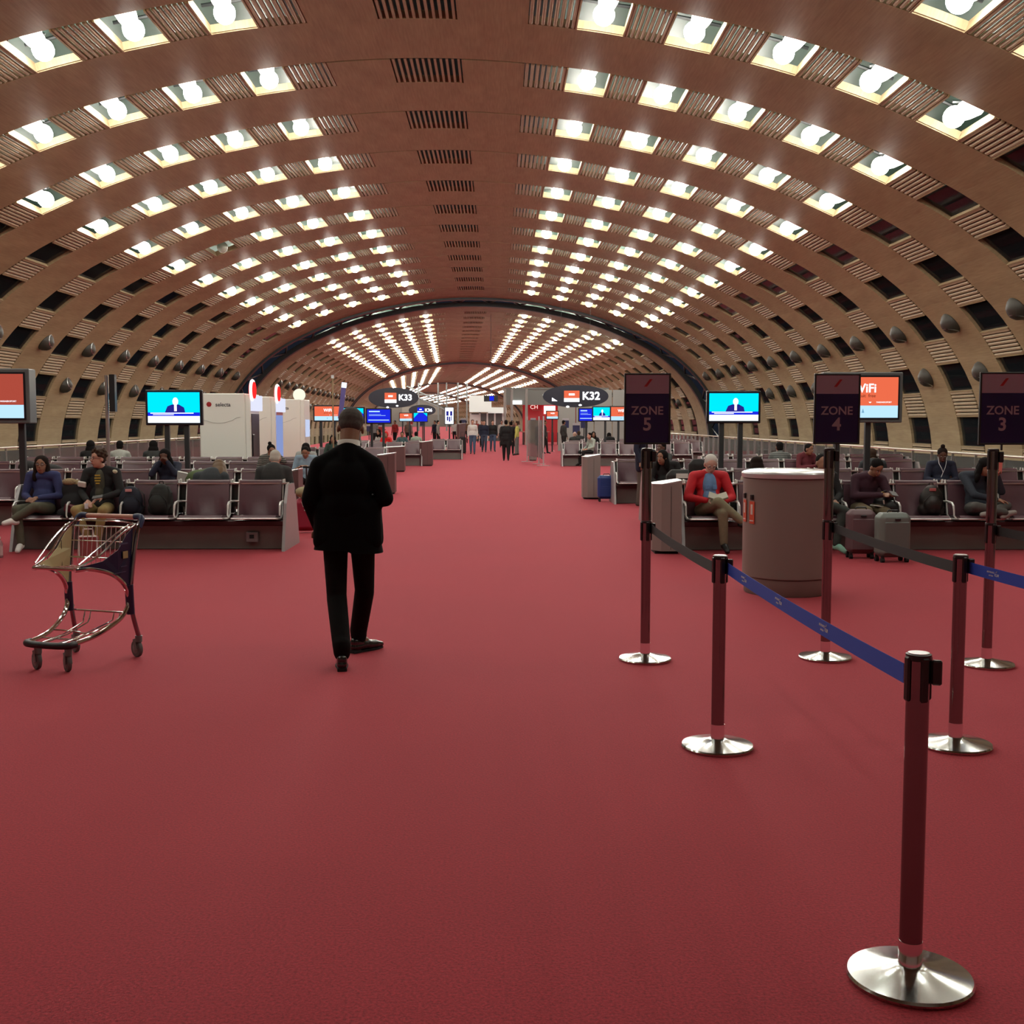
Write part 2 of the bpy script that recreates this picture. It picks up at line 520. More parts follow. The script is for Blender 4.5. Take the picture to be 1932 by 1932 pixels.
for si in range(5):
    n = SECTS[si][2] * PITCH + 4; mb.box((0, n / 2, -2.7), (32, n, .1), M=secM(si, -1))
tag(mb.build('floor_lower_walkway', mat('grey_walkway', (.18, .17, .16), .7)), kind='structure')
# closing walls far ahead and far behind
Mx = secM(4, SECTS[4][2] * PITCH)
mb = MB(); mb.box((0, 1, 3), (34, .2, 14), M=Mx); tag(mb.build('wall_far', mat('far_wall', (.22, .21, .19), .7)), kind='structure')
mb = MB(); mb.box((0, -.2, 3), (34, .2, 14), M=secM(0, 0)); tag(mb.build('wall_back', mat('back_wall', (.30, .26, .22), .7)), kind='structure')

# ------------------------------------------------------------------ ceiling lamps
M_GLOBE = glow('lamp_globe', (1.0, .96, .86), LAMP)
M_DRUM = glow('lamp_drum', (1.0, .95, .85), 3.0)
M_OFF = mat('unlit_globe', (.45, .50, .42), .25)
def make_lamp(k, lit=True):
    s = S_LAMP0 + k * S_PER + S_LW / 2
    P, N, T = prof(s)
    root = empty('ceiling_lamp')
    g = MB(); g.ball((0, 0, 0), .195, 14, 9); g.build('globe', M_GLOBE if lit else M_OFF, root, smooth=True, edge=80)
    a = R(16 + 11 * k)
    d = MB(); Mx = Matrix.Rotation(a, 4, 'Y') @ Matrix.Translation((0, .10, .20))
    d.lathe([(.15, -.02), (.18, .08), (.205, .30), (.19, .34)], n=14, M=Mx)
    d.build('tilted_drum', M_DRUM if lit else M_OFF, root, smooth=True, edge=50)  # on lit lamps this emissive drum stands for the second bright blob
    st = MB(); st.tube([(0, .1, .3), (math.sin(a) * .62, .1, math.cos(a) * .62)], .03, 6); st.build('stem', M_DARKSTEEL, root)
    return root
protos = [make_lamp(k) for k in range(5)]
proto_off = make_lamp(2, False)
used = set(); nl = 0
far_lamps = MB(); over_lamps = MB()
def lamp_xf(si, j, k, sg):
    s = S_LAMP0 + k * S_PER + S_LW / 2
    P, N, T = prof(sg * s)
    q = P + N * .06
    return secM(si, j * PITCH) @ Matrix.Translation((q.x, OPEN * .52, q.z)) @ (Matrix.Diagonal((-1, 1, 1, 1)) if sg < 0 else Matrix())
ORD = ['innermost', 'second', 'middle', 'fourth', 'outermost']
NTH = ['first', 'second', 'third', 'fourth', 'fifth', 'sixth', 'seventh', 'eighth', 'ninth', 'tenth', 'eleventh', 'twelfth', 'last']
for si, (o_, h_, n_) in enumerate(SECTS):
    for j in range(n_):
        for k in range(5):
            for sg in (-1, 1):
                if si == 0 and j < 3: continue
                Mx = lamp_xf(si, j, k, sg)
                if si == 0 and j < 6:
                    over_lamps.ball(tuple(Mx.translation), .185, 12, 8); continue
                if si >= 2:
                    far_lamps.ball(tuple(Mx.translation), .21, 8, 6); continue
                off = (si == 0 and j == 12 and k == 3 and sg < 0)
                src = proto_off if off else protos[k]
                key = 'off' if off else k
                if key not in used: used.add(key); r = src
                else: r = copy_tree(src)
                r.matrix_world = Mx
                side = 'left' if sg < 0 else 'right'
                if off:
                    tag(r, 'unlit grey globe lamp among the lit ones in the left of the vault', 'lamp')
                elif si == 0:
                    tag(r, 'lit globe lamp, %s on the %s side, %s lamp arch in view' % (ORD[k], side, NTH[j - 6]), 'lamp', 'lit globe lamps in the near vault')
                else:
                    tag(r, 'small globe lamp, %s row on the %s, past the first dark joint' % (ORD[k], side), 'lamp', 'far vault lamps, %s row, %s side' % (ORD[k], side))
                nl += 1
o = far_lamps.build('distant_ceiling_lamp', M_GLOBE)
tag(o, 'rows of tiny ceiling lamps in the distant vaults beyond the second dark arch', 'lamps', kind='stuff')
o = over_lamps.build('overhead_lamp', M_GLOBE)
tag(o, 'globe lamps in the vault arches overhead, just above the picture', 'lamps', kind='stuff')
print('LAMPS', nl)
# ------------------------------------------------------------------ colours for the furniture
M_POST = mat('dark_polished_post', (.20, .17, .17), .13, 1.0)
M_DISC = mat('scuffed_chrome', (.62, .64, .62), .16, 1.0, noise=.10, nscale=6)
M_BELTB = mat('blue_belt', (.016, .055, .42), .75)
M_BELTD = mat('dark_belt', (.020, .022, .024), .8)
M_PRINT = mat('white_print', (.65, .67, .70), .6)
M_NAVY = mat('navy_card', (.016, .016, .19), .5)
M_SIGNW = mat('pale_card', (.64, .63, .84), .3)
M_SIGNT = mat('grey_lettering', (.62, .62, .80), .4)
M_REDP = mat('red_print', (.60, .03, .05), .4)

# ------------------------------------------------------------------ stanchions
def stanchion(loc, label, tall=False, top=1.01):
    r = empty('barrier_post', loc, 0, label, 'barrier post', 'barrier posts of the boarding queue')
    b = MB(); b.lathe([(.186, 0), (.188, .012), (.183, .020), (.10, .034), (.052, .046), (.040, .050), (.0, .05)], n=64)
    b.build('base', M_DISC, r, smooth=True)
    h = 1.51 if tall else top
    p_ = MB(); p_.tube([(0, 0, .05), (0, 0, h - .02)], .034, 32); p_.build('pole', M_POST, r, smooth=True)
    c = MB(); c.tube([(0, 0, .045), (0, 0, .125)], .0352, 32); c.build('collar', M_CHROME, r, smooth=True)
    def head(z, plate=True):
        m = MB()
        m.lathe([(.0372, -.018), (.0375, -.002), (.034, 0), (.0, 0)], c=(0, 0, z), n=32)
        for a in (0, 90, 180, 270):
            Mx = Matrix.Rotation(R(a + 12), 4, 'Z')
            m.box((.0355, 0, z - .075), (.012, .026, .135), bev=.005, M=Mx)
        m.box((.052, .0, z - .055), (.03, .022, .075), bev=.005, M=Matrix.Rotation(R(-20), 4, 'Z'))
        o = m.build('belt_head', M_BLACK, r, smooth=True)
        if plate:
            t = MB(); t.lathe([(.031, 0), (.031, .0025), (0, .0025)], c=(0, 0, z), n=24); t.build('top_plate', M_SATIN, o)
    head(h)
    if tall: head(1.0, False)
    return r
def belt(post, a, b_, m, prints=()):
    """a, b_ in the post's own frame"""
    a = Vector(a); b_ = Vector(b_); d = (b_ - a); L = d.length; u = d.normalized()
    n = u.cross(Vector((0, 0, 1))).normalized()
    if n.y > 0 or (abs(n.y) < .3 and n.x > 0): n = -n
    mb = MB(); N = 12; hw = .030; vs = []
    for i in range(N + 1):
        t = i / N; p_ = a.lerp(b_, t); p_ = p_ + Vector((0, 0, -.012 * 4 * t * (1 - t)))
        for dn in (.0008, -.0008):
            vs += [p_ + n * dn + Vector((0, 0, hw)), p_ + n * dn - Vector((0, 0, hw))]
    fs = []
    for i in range(N):
        k = i * 4
        fs += [(k, k + 1, k + 5, k + 4), (k + 3, k + 2, k + 6, k + 7), (k, k + 4, k + 6, k + 2), (k + 1, k + 3, k + 7, k + 5)]
    mb.add(vs, fs); o = mb.build('belt', m, post)
    ex = u if u.cross(Vector((0, 0, 1))).dot(n) > 0 else -u
    for t, _ in prints:
        for (s_, txt, sz, dx, dz) in ((0, 'AIR FRANCE', .0125, -.034, .008), (1, 'SKYTEAM', .009, -.03, -.009), (2, 'KLM', .020, .022, -.002)):
            p_ = a.lerp(b_, t) + ex * dx + Vector((0, 0, dz - .012 * 4 * t * (1 - t))) + n * .0015
            q = text('belt_print', txt, sz, M_PRINT, None, ext=.0003, bold=.0002)
            zz = n; yy = zz.cross(ex).normalized()
            Mx = Matrix(((ex.x, yy.x, zz.x, p_.x), (ex.y, yy.y, zz.y, p_.y), (ex.z, yy.z, zz.z, p_.z), (0, 0, 0, 1)))
            q.parent = o; q.matrix_local = Mx
        p_ = a.lerp(b_, t) + ex * .022 + Vector((0, 0, .013 - .012 * 4 * t * (1 - t))) + n * .0018
        c = MB(); c.box(tuple(p_), (.012, .002, .003)); c.box(tuple(p_ + Vector((0, 0, .004))), (.003, .002, .005)); c.build('crown_mark', M_PRINT, o)
    return o
Z5 = stanchion((1.055, 8.056, 0), 'tall barrier post that carries the ZONE 5 sign', True)
Z4 = stanchion((2.360, 8.10, 0), 'tall barrier post that carries the ZONE 4 sign', True)
Z3 = stanchion((3.420, 7.85, 0), 'tall barrier post that carries the ZONE 3 sign', True)
B1 = stanchion((1.150, 5.854, 0), 'short barrier post in the middle, dark belt on its left, blue belt on its right')
B2 = stanchion((2.405, 5.867, 0), 'short barrier post furthest right, in front of the ZONE 3 post')
B3 = stanchion((1.258, 3.355, 0), 'nearest and largest barrier post, at the end of the long blue belt')
zb = .945
belt(Z5, (.035, -.02, zb), (1.150 - 1.055 - .03, 5.854 - 8.056 + .02, zb), M_BELTD)
belt(Z4, (.035, -.02, zb), (2.405 - 2.36 - .03, 5.867 - 8.1 + .02, zb), M_BELTD)
belt(Z3, (.035, -.02, zb), (.30, -1.95, zb), M_BELTD)
belt(B1, (.035, -.01, zb), (1.258 - 1.15 - .036, 3.355 - 5.854 + .02, zb), M_BELTB, [(.16, 0), (.42, 0), (.68, 0)])
belt(B2, (.035, -.01, zb), (.33, -2.5, zb), M_BELTB, [(.10, 0), (.36, 0), (.62, 0)])

def zone_sign(post_xy, digit, label, lean=0.0):
    r = empty('zone_sign', (post_xy[0], post_xy[1], 1.505), 0, label, 'sign')
    W, H = .325, .485
    f = MB()
    f.box((0, 0, .02), (.012, .012, .05))
    for sx in (-1, 1): f.box((sx * (W / 2 - .005), 0, .04 + H / 2), (.012, .022, H), bev=.003)
    for z in (.04, .04 + H): f.box((0, 0, z), (W + .002, .022, .012), bev=.003)
    f.build('frame', M_BLACK, r)
    b = MB(); b.box((0, .002, .04 + H * .36), (W - .012, .008, H * .72)); b.build('navy_panel', M_NAVY, r)
    b = MB(); b.box((0, .002, .04 + H * .855), (W - .012, .008, H * .27)); b.build('pale_panel', M_SIGNW, r)
    text('zone_word', 'ZONE', .082, M_SIGNT, r, (0, -.004, .04 + H * .47), ext=.0008, bold=.0015)
    text('zone_number', digit, .125, M_SIGNT, r, (0, -.004, .04 + H * .27), ext=.0008, bold=.003)
    l = MB(); l.prism([(-.030, -.024), (-.008, -.024), (.030, .028), (.010, .028)], -.004, -.0025)
    l.build('slash_logo', M_REDP, r, loc=(.005, 0, .04 + H * .87))
    text('airline_name', 'AIRFRANCE', .012, M_SIGNT, r, (0, -.004, .04 + H * .775), ext=.0006)
    c = MB(); c.box((0, -.006, .04 + H / 2), (W - .014, .0015, H - .01)); c.build('cover', glassy('clear_cover', (.5, .5, .55), .0, .12), r)
    return r
zone_sign((1.055, 8.056), '5', 'ZONE 5 sign, navy board with red slash, standing left of the ZONE 4 sign')
zone_sign((2.405, 8.10), '4', 'ZONE 4 sign, navy board standing in front of the orange WiFi screen')
zone_sign((3.475, 7.85), '3', 'ZONE 3 sign, navy board close to the right edge of the picture')

# ------------------------------------------------------------------ large round bin
r = empty('round_bin', (2.885, 11.32, 0), 0, 'large round taupe bin with pale domed lid behind the ZONE 4 post', 'bin')
b = MB(); b.lathe([(.405, 0), (.412, .01), (.415, .16), (.408, .165), (.408, .172), (.43, .176), (.432, 1.14), (.425, 1.145)], n=96); b.build('body', mat('taupe_paint', (.235, .195, .175), .45, .1), r, smooth=True)
b = MB(); b.lathe([(.425, 1.145), (.447, 1.15), (.45, 1.19), (.44, 1.205), (.38, 1.225), (.0, 1.24)], n=96); b.build('lid', mat('pale_lid', (.50, .52, .53), .22, .4), r, smooth=True)
for i, (a, z) in enumerate(((-172, .94), (-154, .93))):
    Mx = Matrix.Rotation(R(a), 4, 'Z')
    q = MB(); q.box((.437, 0, z - .12), (.006, .075, .22), bev=.002, M=Mx); q.build('warning_tag', mat('orange_red_tag', (.62, .09, .04), .5), r)
    q = MB(); q.box((.441, 0, z - .09), (.003, .03, .10), M=Mx); q.box((.441, 0, z - .20), (.003, .055, .012), M=Mx); q.build('tag_print', mat('tag_white', (.7, .6, .55), .5), r)
    q = MB(); q.box((.44, 0, z + .03), (.022, .04, .05), bev=.006, M=Mx); q.build('lock', M_BLACK, r)

# ------------------------------------------------------------------ benches
SP = .70
def bench(loc, n, label, ends=(True, True), double=True, group='rows of plum leather airport seats', detail=True, cat='bench', rz=0.0):
    """double bench; near side faces -Y.  x runs 0..n*SP"""
    r = empty('airport_bench', loc, rz, label, cat, group)
    L = n * SP
    pl = MB(); pl.box((L / 2, .55, .19), (L - .06, .62, .36)); pl.build('plinth', M_STEEL, r)
    bm = MB(); 
    bm.box((L / 2, .20, .355), (L, .07, .07), bev=.01)
    if double: bm.box((L / 2, .90, .355), (L, .07, .07), bev=.01)
    bm.build('seat_beam', mat('plum_beam', (.06, .03, .033), .4, .3), r)
    sp = MB(); sp.box((L / 2, .55, .70), (L, .05, .30)); sp.build('back_spine', mat('green_black_panel', (.022, .030, .026), .5), r)
    lg = MB(); lg.box((L / 2, .55, .868), (L, .20, .016)); lg.build('back_ledge', mat('aluminium_ledge', (.50, .46, .42), .35, .8), r)
    for i, e in enumerate(ends):
        if e:
            x = L + .025 if i else -.025
            m = MB(); o_ = [(-.02, 0), (1.12, 0), (.92, .62), (.76, .86), (.34, .86), (.18, .62)]
            vs = [(x - .02, y, z) for y, z in o_] + [(x + .02, y, z) for y, z in o_]
            k = len(o_); fs = [tuple(range(k)), tuple(range(2 * k - 1, k - 1, -1))] + [(q, q + k, (q + 1) % k + k, (q + 1) % k) for q in range(k)]
            m.add(vs, fs); m.build('end_panel', mat('pale_end_panel', (.36, .35, .355), .4, .3), r)
    for side in ((0, 1) if double else (0,)):
        for i in range(n):
            seat_unit(r, (SP * (i + .5), 0, 0) if side == 0 else (SP * (i + .5), 1.10, 0), side)
    q = MB()
    for side, x in ((0, L - .02), (1, .02)):
        if side and not double: continue
        f_ = (lambda y: y) if side == 0 else (lambda y: 1.10 - y)
        q.tube([(x, f_(.44), .635), (x, f_(.24), .645), (x, f_(.10), .635), (x, f_(.05), .60), (x, f_(.03), .53), (x, f_(.02), .47)], [.012, .014, .015, .015, .013, .012], 8)
    q.build('end_armrest', M_BRIGHT, r, smooth=True)
    return r
SEAT = []
def seat_unit(root, loc, side):
    if not SEAT:
        s = MB(); W = .56
        prof_ = [(-.02, .425), (.00, .465), (.04, .475), (.25, .455), (.44, .445), (.46, .40), (.25, .405), (.04, .42)]
        vs = [(-W / 2, y, z) for y, z in prof_] + [(W / 2, y, z) for y, z in prof_]; k = len(prof_)
        s.add(vs, [tuple(range(k)), tuple(range(2 * k - 1, k - 1, -1))] + [(q, q + k, (q + 1) % k + k, (q + 1) % k) for q in range(k)])
        seat = s.build('seat', M_LEATHER, None, smooth=True)
        b = MB(); pr = [(.37, .46), (.385, .45), (.45, .66), (.50, .88), (.495, .905), (.475, .912), (.455, .90), (.41, .70)]
        vs = []; nx = 8
        for j in range(nx + 1):
            t = j / nx; x = -W / 2 + W * t; bow = .022 * (1 - (2 * t - 1) ** 2)
            vs += [(x, y + (bow if q in (0, 5, 6, 7) else 0), z) for q, (y, z) in enumerate(pr)]
        k = len(pr); fs = [tuple(range(k)), tuple(range((nx + 1) * k - 1, nx * k - 1, -1))]
        for j in range(nx):
            for q in range(k): fs.append((j * k + q, (j + 1) * k + q, (j + 1) * k + (q + 1) % k, j * k + (q + 1) % k))
        b.add(vs, fs); b.build('backrest', M_LEATHER, seat, smooth=True)
        f = MB()
        for sx in (-1, 1):
            x = sx * (W / 2 + .014)
            f.tube([(x, -.015, .435), (x, .08, .425), (x, .30, .415), (x, .39, .46), (x, .45, .68), (x, .50, .90), (x, .505, .92)], .013, 6)
        f.tube([(-W / 2 - .014, -.015, .432), (W / 2 + .014, -.015, .432)], .012, 6)
        f.build('side_frame', M_BRIGHT, seat, smooth=True)
        x = -(W / 2 + .07)
        a = MB()
        a.tube([(x, .44, .635), (x, .24, .645), (x, .10, .635), (x, .05, .60), (x, .03, .53), (x, .02, .47), (x + .02, .0, .44)], [.012, .014, .015, .015, .013, .012, .010], 8)
        a.box((x + .02, .43, .635), (.12, .05, .02), bev=.006)
        a.build('armrest', M_BRIGHT, seat, smooth=True)
        SEAT.append(seat); s = seat
    else: s = copy_tree(SEAT[0])
    s.parent = root; s.location = loc; s.rotation_euler = (0, 0, math.pi if side else 0)
    return s
# left block, rows going back
FB = bench((-2.83 - 5 * SP, 14.95, 0), 5, 'front left seat row, two people at its left end and backpacks on it')
bench((-3.60 - 9 * SP, 18.55, 0), 9, 'second seat row on the left, behind the row with the backpacks')
bench((-3.95 - 10 * SP, 22.2, 0), 10, 'third seat row from the front on the left, people asleep near it')
bench((-4.2 - 9 * SP, 25.0, 0), 9, 'fourth seat row on the left, just in front of the white vending machines')
bench((-2.55 - 5 * SP, 26.2, 0), 2, 'short seat row behind the suited walking man', double=True) if False else None
# right block
bench((2.45, 14.75, 0), 8, 'front right seat row where the red-jacketed man reads')
bench((2.50, 18.65, 0), 10, 'second seat row on the right, girl in navy hoodie on it')
bench((2.45, 23.4, 0), 9, 'third seat row on the right, beside the blue suitcase')
bench((4.9, 26.9, 0), 7, 'fourth seat row on the right, below the news screen')
# far block, first gate
bench((-2.90 - 3 * SP, 43.6, 0), 3, 'distant left seat row beside a plum cabinet, red hooded person behind')
bench((-3.2 - 5 * SP, 47.4, 0), 5, 'distant left seat row where a man in pale green shirt sits')
bench((-2.3 - 1 * SP, 51.0, 0), 2, 'small distant double seat left of the walking people')
bench((-3.4 - 5 * SP, 34.6, 0), 5, 'left seat row half hidden behind the suited walking man')
bench((2.50, 43.3, 0), 7, 'distant right seat row with empty seats, beyond the blue suitcase')
bench((2.90, 47.2, 0), 8, 'distant right seat row with a row of seated people, under the blue screens')
bench((3.30, 51.2, 0), 8, 'furthest right seat row, behind the people under the blue screens')

q = MB(); q.box((4.4 * SP, .20, .17), (.16, .08, .14), bev=.01); so = q.build('socket_box', mat('socket_grey', (.22, .22, .22), .4, .5), FB)
q = MB(); q.box((4.4 * SP, .157, .18), (.06, .006, .05)); q.build('socket_hole', M_BLACKM, so)
# faceted end cabinets / bins
def cabinet(loc, h, wd, label, m, cat='cabinet', dp=.45):
    r = empty('faceted_cabinet', loc, 0, label, cat, 'faceted cabinets at the row ends')
    o_ = [(-wd / 2, .12), (-wd / 2 + .10, 0), (wd / 2, 0), (wd / 2, dp), (-wd / 2, dp)]
    b = MB(); k = 5
    vs = [(x, y, .04) for x, y in o_] + [(x, y, h - (.05 if x < 0 else 0)) for x, y in o_]
    b.add(vs, [tuple(range(k)), tuple(range(2 * k - 1, k - 1, -1))] + [(q, q + k, (q + 1) % k + k, (q + 1) % k) for q in range(k)])
    b.build('body', m, r)
    b = MB(); b.box((0, dp / 2 + .03, .02), (wd - .06, dp - .1, .04)); b.build('foot', M_BLACKM, r)
    b = MB(); vs = [(x * 1.02, y, h - (.05 if x < 0 else 0) + .001) for x, y in o_] + [(x * 1.02, y, h - (.05 if x < 0 else 0) + .022) for x, y in o_]
    b.add(vs, [tuple(range(k)), tuple(range(2 * k - 1, k - 1, -1))] + [(q, q + k, (q + 1) % k + k, (q + 1) % k) for q in range(k)])
    b.build('top', M_SATIN, r)
    b = MB(); b.box((wd * .12, -.002, h / 2), (.004, .004, h - .12)); b.build('door_seam', M_BLACKM, r)
    return r
M_PLUMCAB = mat('plum_laminate', (.115, .055, .055), .45)
M_TAUPCAB = mat('taupe_laminate', (.25, .21, .195), .45)
cabinet((2.18, 14.55, 0), .93, .36, 'taupe faceted cabinet between the ZONE 5 post and the red-jacketed man', M_TAUPCAB)
cabinet((2.06, 24.9, 0), .96, .38, 'taupe faceted cabinet left of the blue suitcase', M_TAUPCAB)
cabinet((-3.50, 19.3, 0), .88, .30, 'plum faceted cabinet beside the white-haired man, left of the suited man', M_PLUMCAB)
cabinet((-2.60, 26.7, 0), .95, .42, 'plum faceted cabinet right of the suited walking man', M_PLUMCAB)
cabinet((-2.72, 43.7, 0), .95, .50, 'distant plum faceted cabinet beside a single empty seat', M_PLUMCAB)
cabinet((-3.55, 38.6, 0), .85, .85, 'low wide plum cabinet with pale top beyond the suited man', M_PLUMCAB)
cabinet((1.55, 49.5, 0), .95, .34, 'slim distant cabinet by the grey partition on the right', M_TAUPCAB)
cabinet((-1.95, 62.0, 0), 1.6, .45, 'tall dark plum pillar box standing left of the walking people', M_PLUMCAB)

# ------------------------------------------------------------------ railings
def railing(x, label, y0=2.0, y1=76.0):
    r = empty('glass_railing', (x, y0, 0), 0, label, 'railing')
    L = y1 - y0
    h = MB(); h.tube([(0, 0, 1.0), (0, L, 1.0)], .028, 10); h.build('handrail', mat('pale_rail', (.60, .60, .52), .3, .6), r, smooth=True)
    n = int(L / 1.25)
    p0 = None
    for i in range(n + 1):
        if p0 is None:
            m = MB(); m.box((0, 0, .49), (.06, .02, .98), bev=.004); p0 = m.build('post', M_SATIN, r); q = p0
        else: q = p0.copy(); C.objects.link(q); q.parent = r
        q.location = (0, i * 1.25, 0)
    g = MB(); g.box((.03, L / 2, .50), (.012, L, .84)); g.build('glass_panel', glassy('rail_glass', (.30, .33, .31), .28, .05), r)
    b = MB(); b.box((0, L / 2, .05), (.05, L, .10)); b.build('kerb', M_STEEL, r)
railing(AX0 - 11.65, 'long glass railing along the left wall behind the seats')
railing(AX0 + 11.77, 'long glass railing along the right wall behind the seats')

# ------------------------------------------------------------------ wall uplights (dark round shells on the ribs)
def uplight():
    r = empty('wall_uplight')
    s_ = MB(); s_.lathe([(.30, 0), (.31, .02), (.29, .10), (.20, .22), (.12, .27), (.0, .28)], n=24)
    # shell axis along local +X (into the room)
    o = s_.build('shell', mat('olive_grey_shell', (.045, .043, .034), .5), r, smooth=True, rot=(0, R(90), 0))
    q = MB(); q.lathe([(.20, .0), (.22, .02), (.20, .035), (.18, .02)], n=24, M=Matrix.Translation((.13, 0, .15)) @ Matrix.Rotation(R(50), 4, 'Y')); q.build('ring', M_SATIN, r, smooth=True)
    return r
UP = uplight(); ufirst = True; cnt = 0
for si in (0, 1):
    for j in range(4 if si == 0 else 0, SECTS[si][2]):
        for sg in (-1, 1):
            for zi, sv in enumerate((14.95, 16.55)):
                P, N, T = prof(sg * sv)
                loc = P - N * .0
                ang = math.atan2(-N.z, -N.x)
                Mx = secM(si, j * PITCH + 2.75) @ Matrix.Translation(loc) @ Matrix.Rotation(-ang, 4, 'Y')
                if ufirst: u_ = UP; ufirst = False
                else: u_ = copy_tree(UP)
                u_.matrix_world = Mx
                side = 'left' if sg < 0 else 'right'
                lv = 'upper' if zi == 0 else 'lower'
                tag(u_, 'dark round shell light in the %s row on the %s wall ribs, %s vault' % (lv, side, 'near' if si == 0 else 'second'), 'wall light', 'shell lights, %s row, %s wall, %s vault' % (lv, side, 'near' if si == 0 else 'second'))

# ------------------------------------------------------------------ screens
M_BEZ = mat('black_bezel', (.008, .008, .012), .3)
M_CASE = mat('grey_screen_case', (.10, .11, .11), .45)
G_CYAN = glow('screen_cyan', (.0, .62, .90), 1.1); G_BLUE = glow('screen_blue', (.01, .02, .62), 1.0)
G_WHITE = glow('screen_white', (.90, .95, 1.0), 1.25); G_ORANGE = glow('screen_orange', (.72, .13, .06), .95)
G_DORANGE = glow('screen_dark_orange', (.42, .07, .045), .8)
G_PALE = glow('screen_pale_blue', (.42, .66, .85), 1.0); G_NAVY = glow('screen_navy', (.02, .02, .25), .8); G_SKIN = glow('screen_light_pink', (1, .85, .85), 1.2)
G_BROWN = glow('screen_brown_print', (.14, .02, .01), .6)
def screen(loc, W, H, label, kind, poles=(), thick=.09, case=None, rz=0.0, floorz=0.0, group=None, bez=.045, top=.03):
    """loc: centre of the display; front faces -Y"""
    r = empty('display_screen', (loc[0], loc[1], 0), rz, label, 'screen', group)
    z = loc[2]
    b = MB(); b.box((0, thick / 2 + .006, z), (W + 2 * bez, thick, H + 2 * bez), bev=.012); b.build('housing', case or M_BEZ, r)
    if case:
        b = MB(); b.box((0, .003, z), (W + .05, .012, H + .05)); b.build('bezel', M_BEZ, r)
    pw = MB(); pw.box((0, -.004, z), (W, .004, H))
    y = -.0075
    def rect(x0, x1, z0, z1, m, nm, dy=0.0):
        q = MB(); q.box(((x0 + x1) / 2 * W, y - dy, z + (z0 + z1) / 2 * H), ((x1 - x0) * W, .002, (z1 - z0) * H)); return q.build(nm, m, scr)
    if kind == 'news':
        scr = pw.build('panel', G_CYAN, r)
        rect(-.5, .5, -.5, -.28, G_WHITE, 'ticker_band'); rect(-.5, .5, -.28, -.16, G_BLUE, 'caption_band')
        q = MB(); q.prism([(-.17, -.16), (.22, -.16), (.20, .0), (.10, .10), (-.03, .10), (-.12, .04)], 0, -.002)
        for i, v in enumerate(q.v): q.v[i] = (v[0] * W, y + v[1] - .001, z + v[2] * H)
        q.build('speaker_suit', G_NAVY, scr)
        q = MB(); q.ball((.035 * W, y - .003, z + .20 * H), (.055 * W, .002, .13 * H), 16, 8); q.box((.035 * W, y - .004, z - .02 * H), (.05 * W, .002, .2 * H)); q.build('speaker_face', G_SKIN, scr)
        rect(-.45, .38, -.20, -.17, G_WHITE, 'caption_text', .002); rect(-.40, .0, -.245, -.225, G_WHITE, 'caption_text', .002)
    elif kind in ('wifi', 'wifidark'):
        scr = pw.build('panel', G_ORANGE if kind == 'wifi' else G_DORANGE, r)
        rect(-.5, .5, -.5, -.20, G_PALE, 'lower_band')
        text('wifi_word', 'WiFi', H * .30, G_WHITE, scr, (.02 * W, y - .002, z + .22 * H), ext=.001, bold=H * .006)
        text('free_word', 'gratuit  free', H * .115, G_BROWN, scr, (.02 * W, y - .002, z + .04 * H), ext=.001)
        text('network_name', 'PARISAEROPORT', H * .05, G_WHITE, scr, (.30 * W, y - .002, z - .12 * H), ext=.001)
        q = MB(); q.prism([(0, -.03), (.022, 0), (-.022, 0)], 0, -.002)
        for i, v in enumerate(q.v): q.v[i] = (v[0] * W + .10 * W, y + v[1], z + v[2] * H - .11 * H)
        q.build('signal_mark', G_WHITE, scr)
        q = MB(); q.prism([(-.02, -.05), (.0, .06), (.02, -.05)], 0, -.002)
        for i, v in enumerate(q.v): q.v[i] = (v[0] * W, y + v[1], z + v[2] * H - .33 * H)
        q.build('tower_mark', glow('screen_mid_blue', (.2, .42, .6), .8), scr)
    elif kind == 'info':
        scr = pw.build('panel', G_BLUE, r)
        rect(-.42, .05, .30, .40, G_PALE, 'heading_line'); rect(-.42, .30, .02, .05, G_PALE, 'text_line'); rect(-.42, .10, .12, .14, G_PALE, 'text_line'); rect(-.45, .45, -.34, -.28, G_PALE, 'footer_line')
    elif kind == 'blank':
        scr = pw.build('panel', G_BLUE, r)
        q = MB(); q.prism([(-.5, .5), (-.15, .5), (-.5, -.1)], 0, -.002); q.prism([(.5, .5), (.2, .5), (.5, .1)], 0, -.002)
        for i, v in enumerate(q.v): q.v[i] = (v[0] * W, y + v[1] - .001, z + v[2] * H)
        q.build('corner_light', G_CYAN, scr)
    elif kind == 'advert':
        scr = pw.build('panel', G_WHITE, r)
        for (a, b2, c2, d2) in ((-.36, -.08, .0, .28), (.10, .36, .0, .28), (-.3, -.12, -.3, -.04), (-.05, .12, -.36, -.06), (.2, .3, -.3, -.02)): rect(a, b2, c2, d2, G_NAVY, 'figure')
    for px_ in poles:
        q = MB(); q.box((px_, thick / 2 + .05, (z - H / 2 + .1) / 2), (.085, .085, z - H / 2 + .1), bev=.01); q.build('pole', M_DARKSTEEL, r)
        q = MB(); q.box((px_, thick / 2 + .05, .01), (.24, .24, .02)); q.build('foot_plate', M_DARKSTEEL, r)
    return r
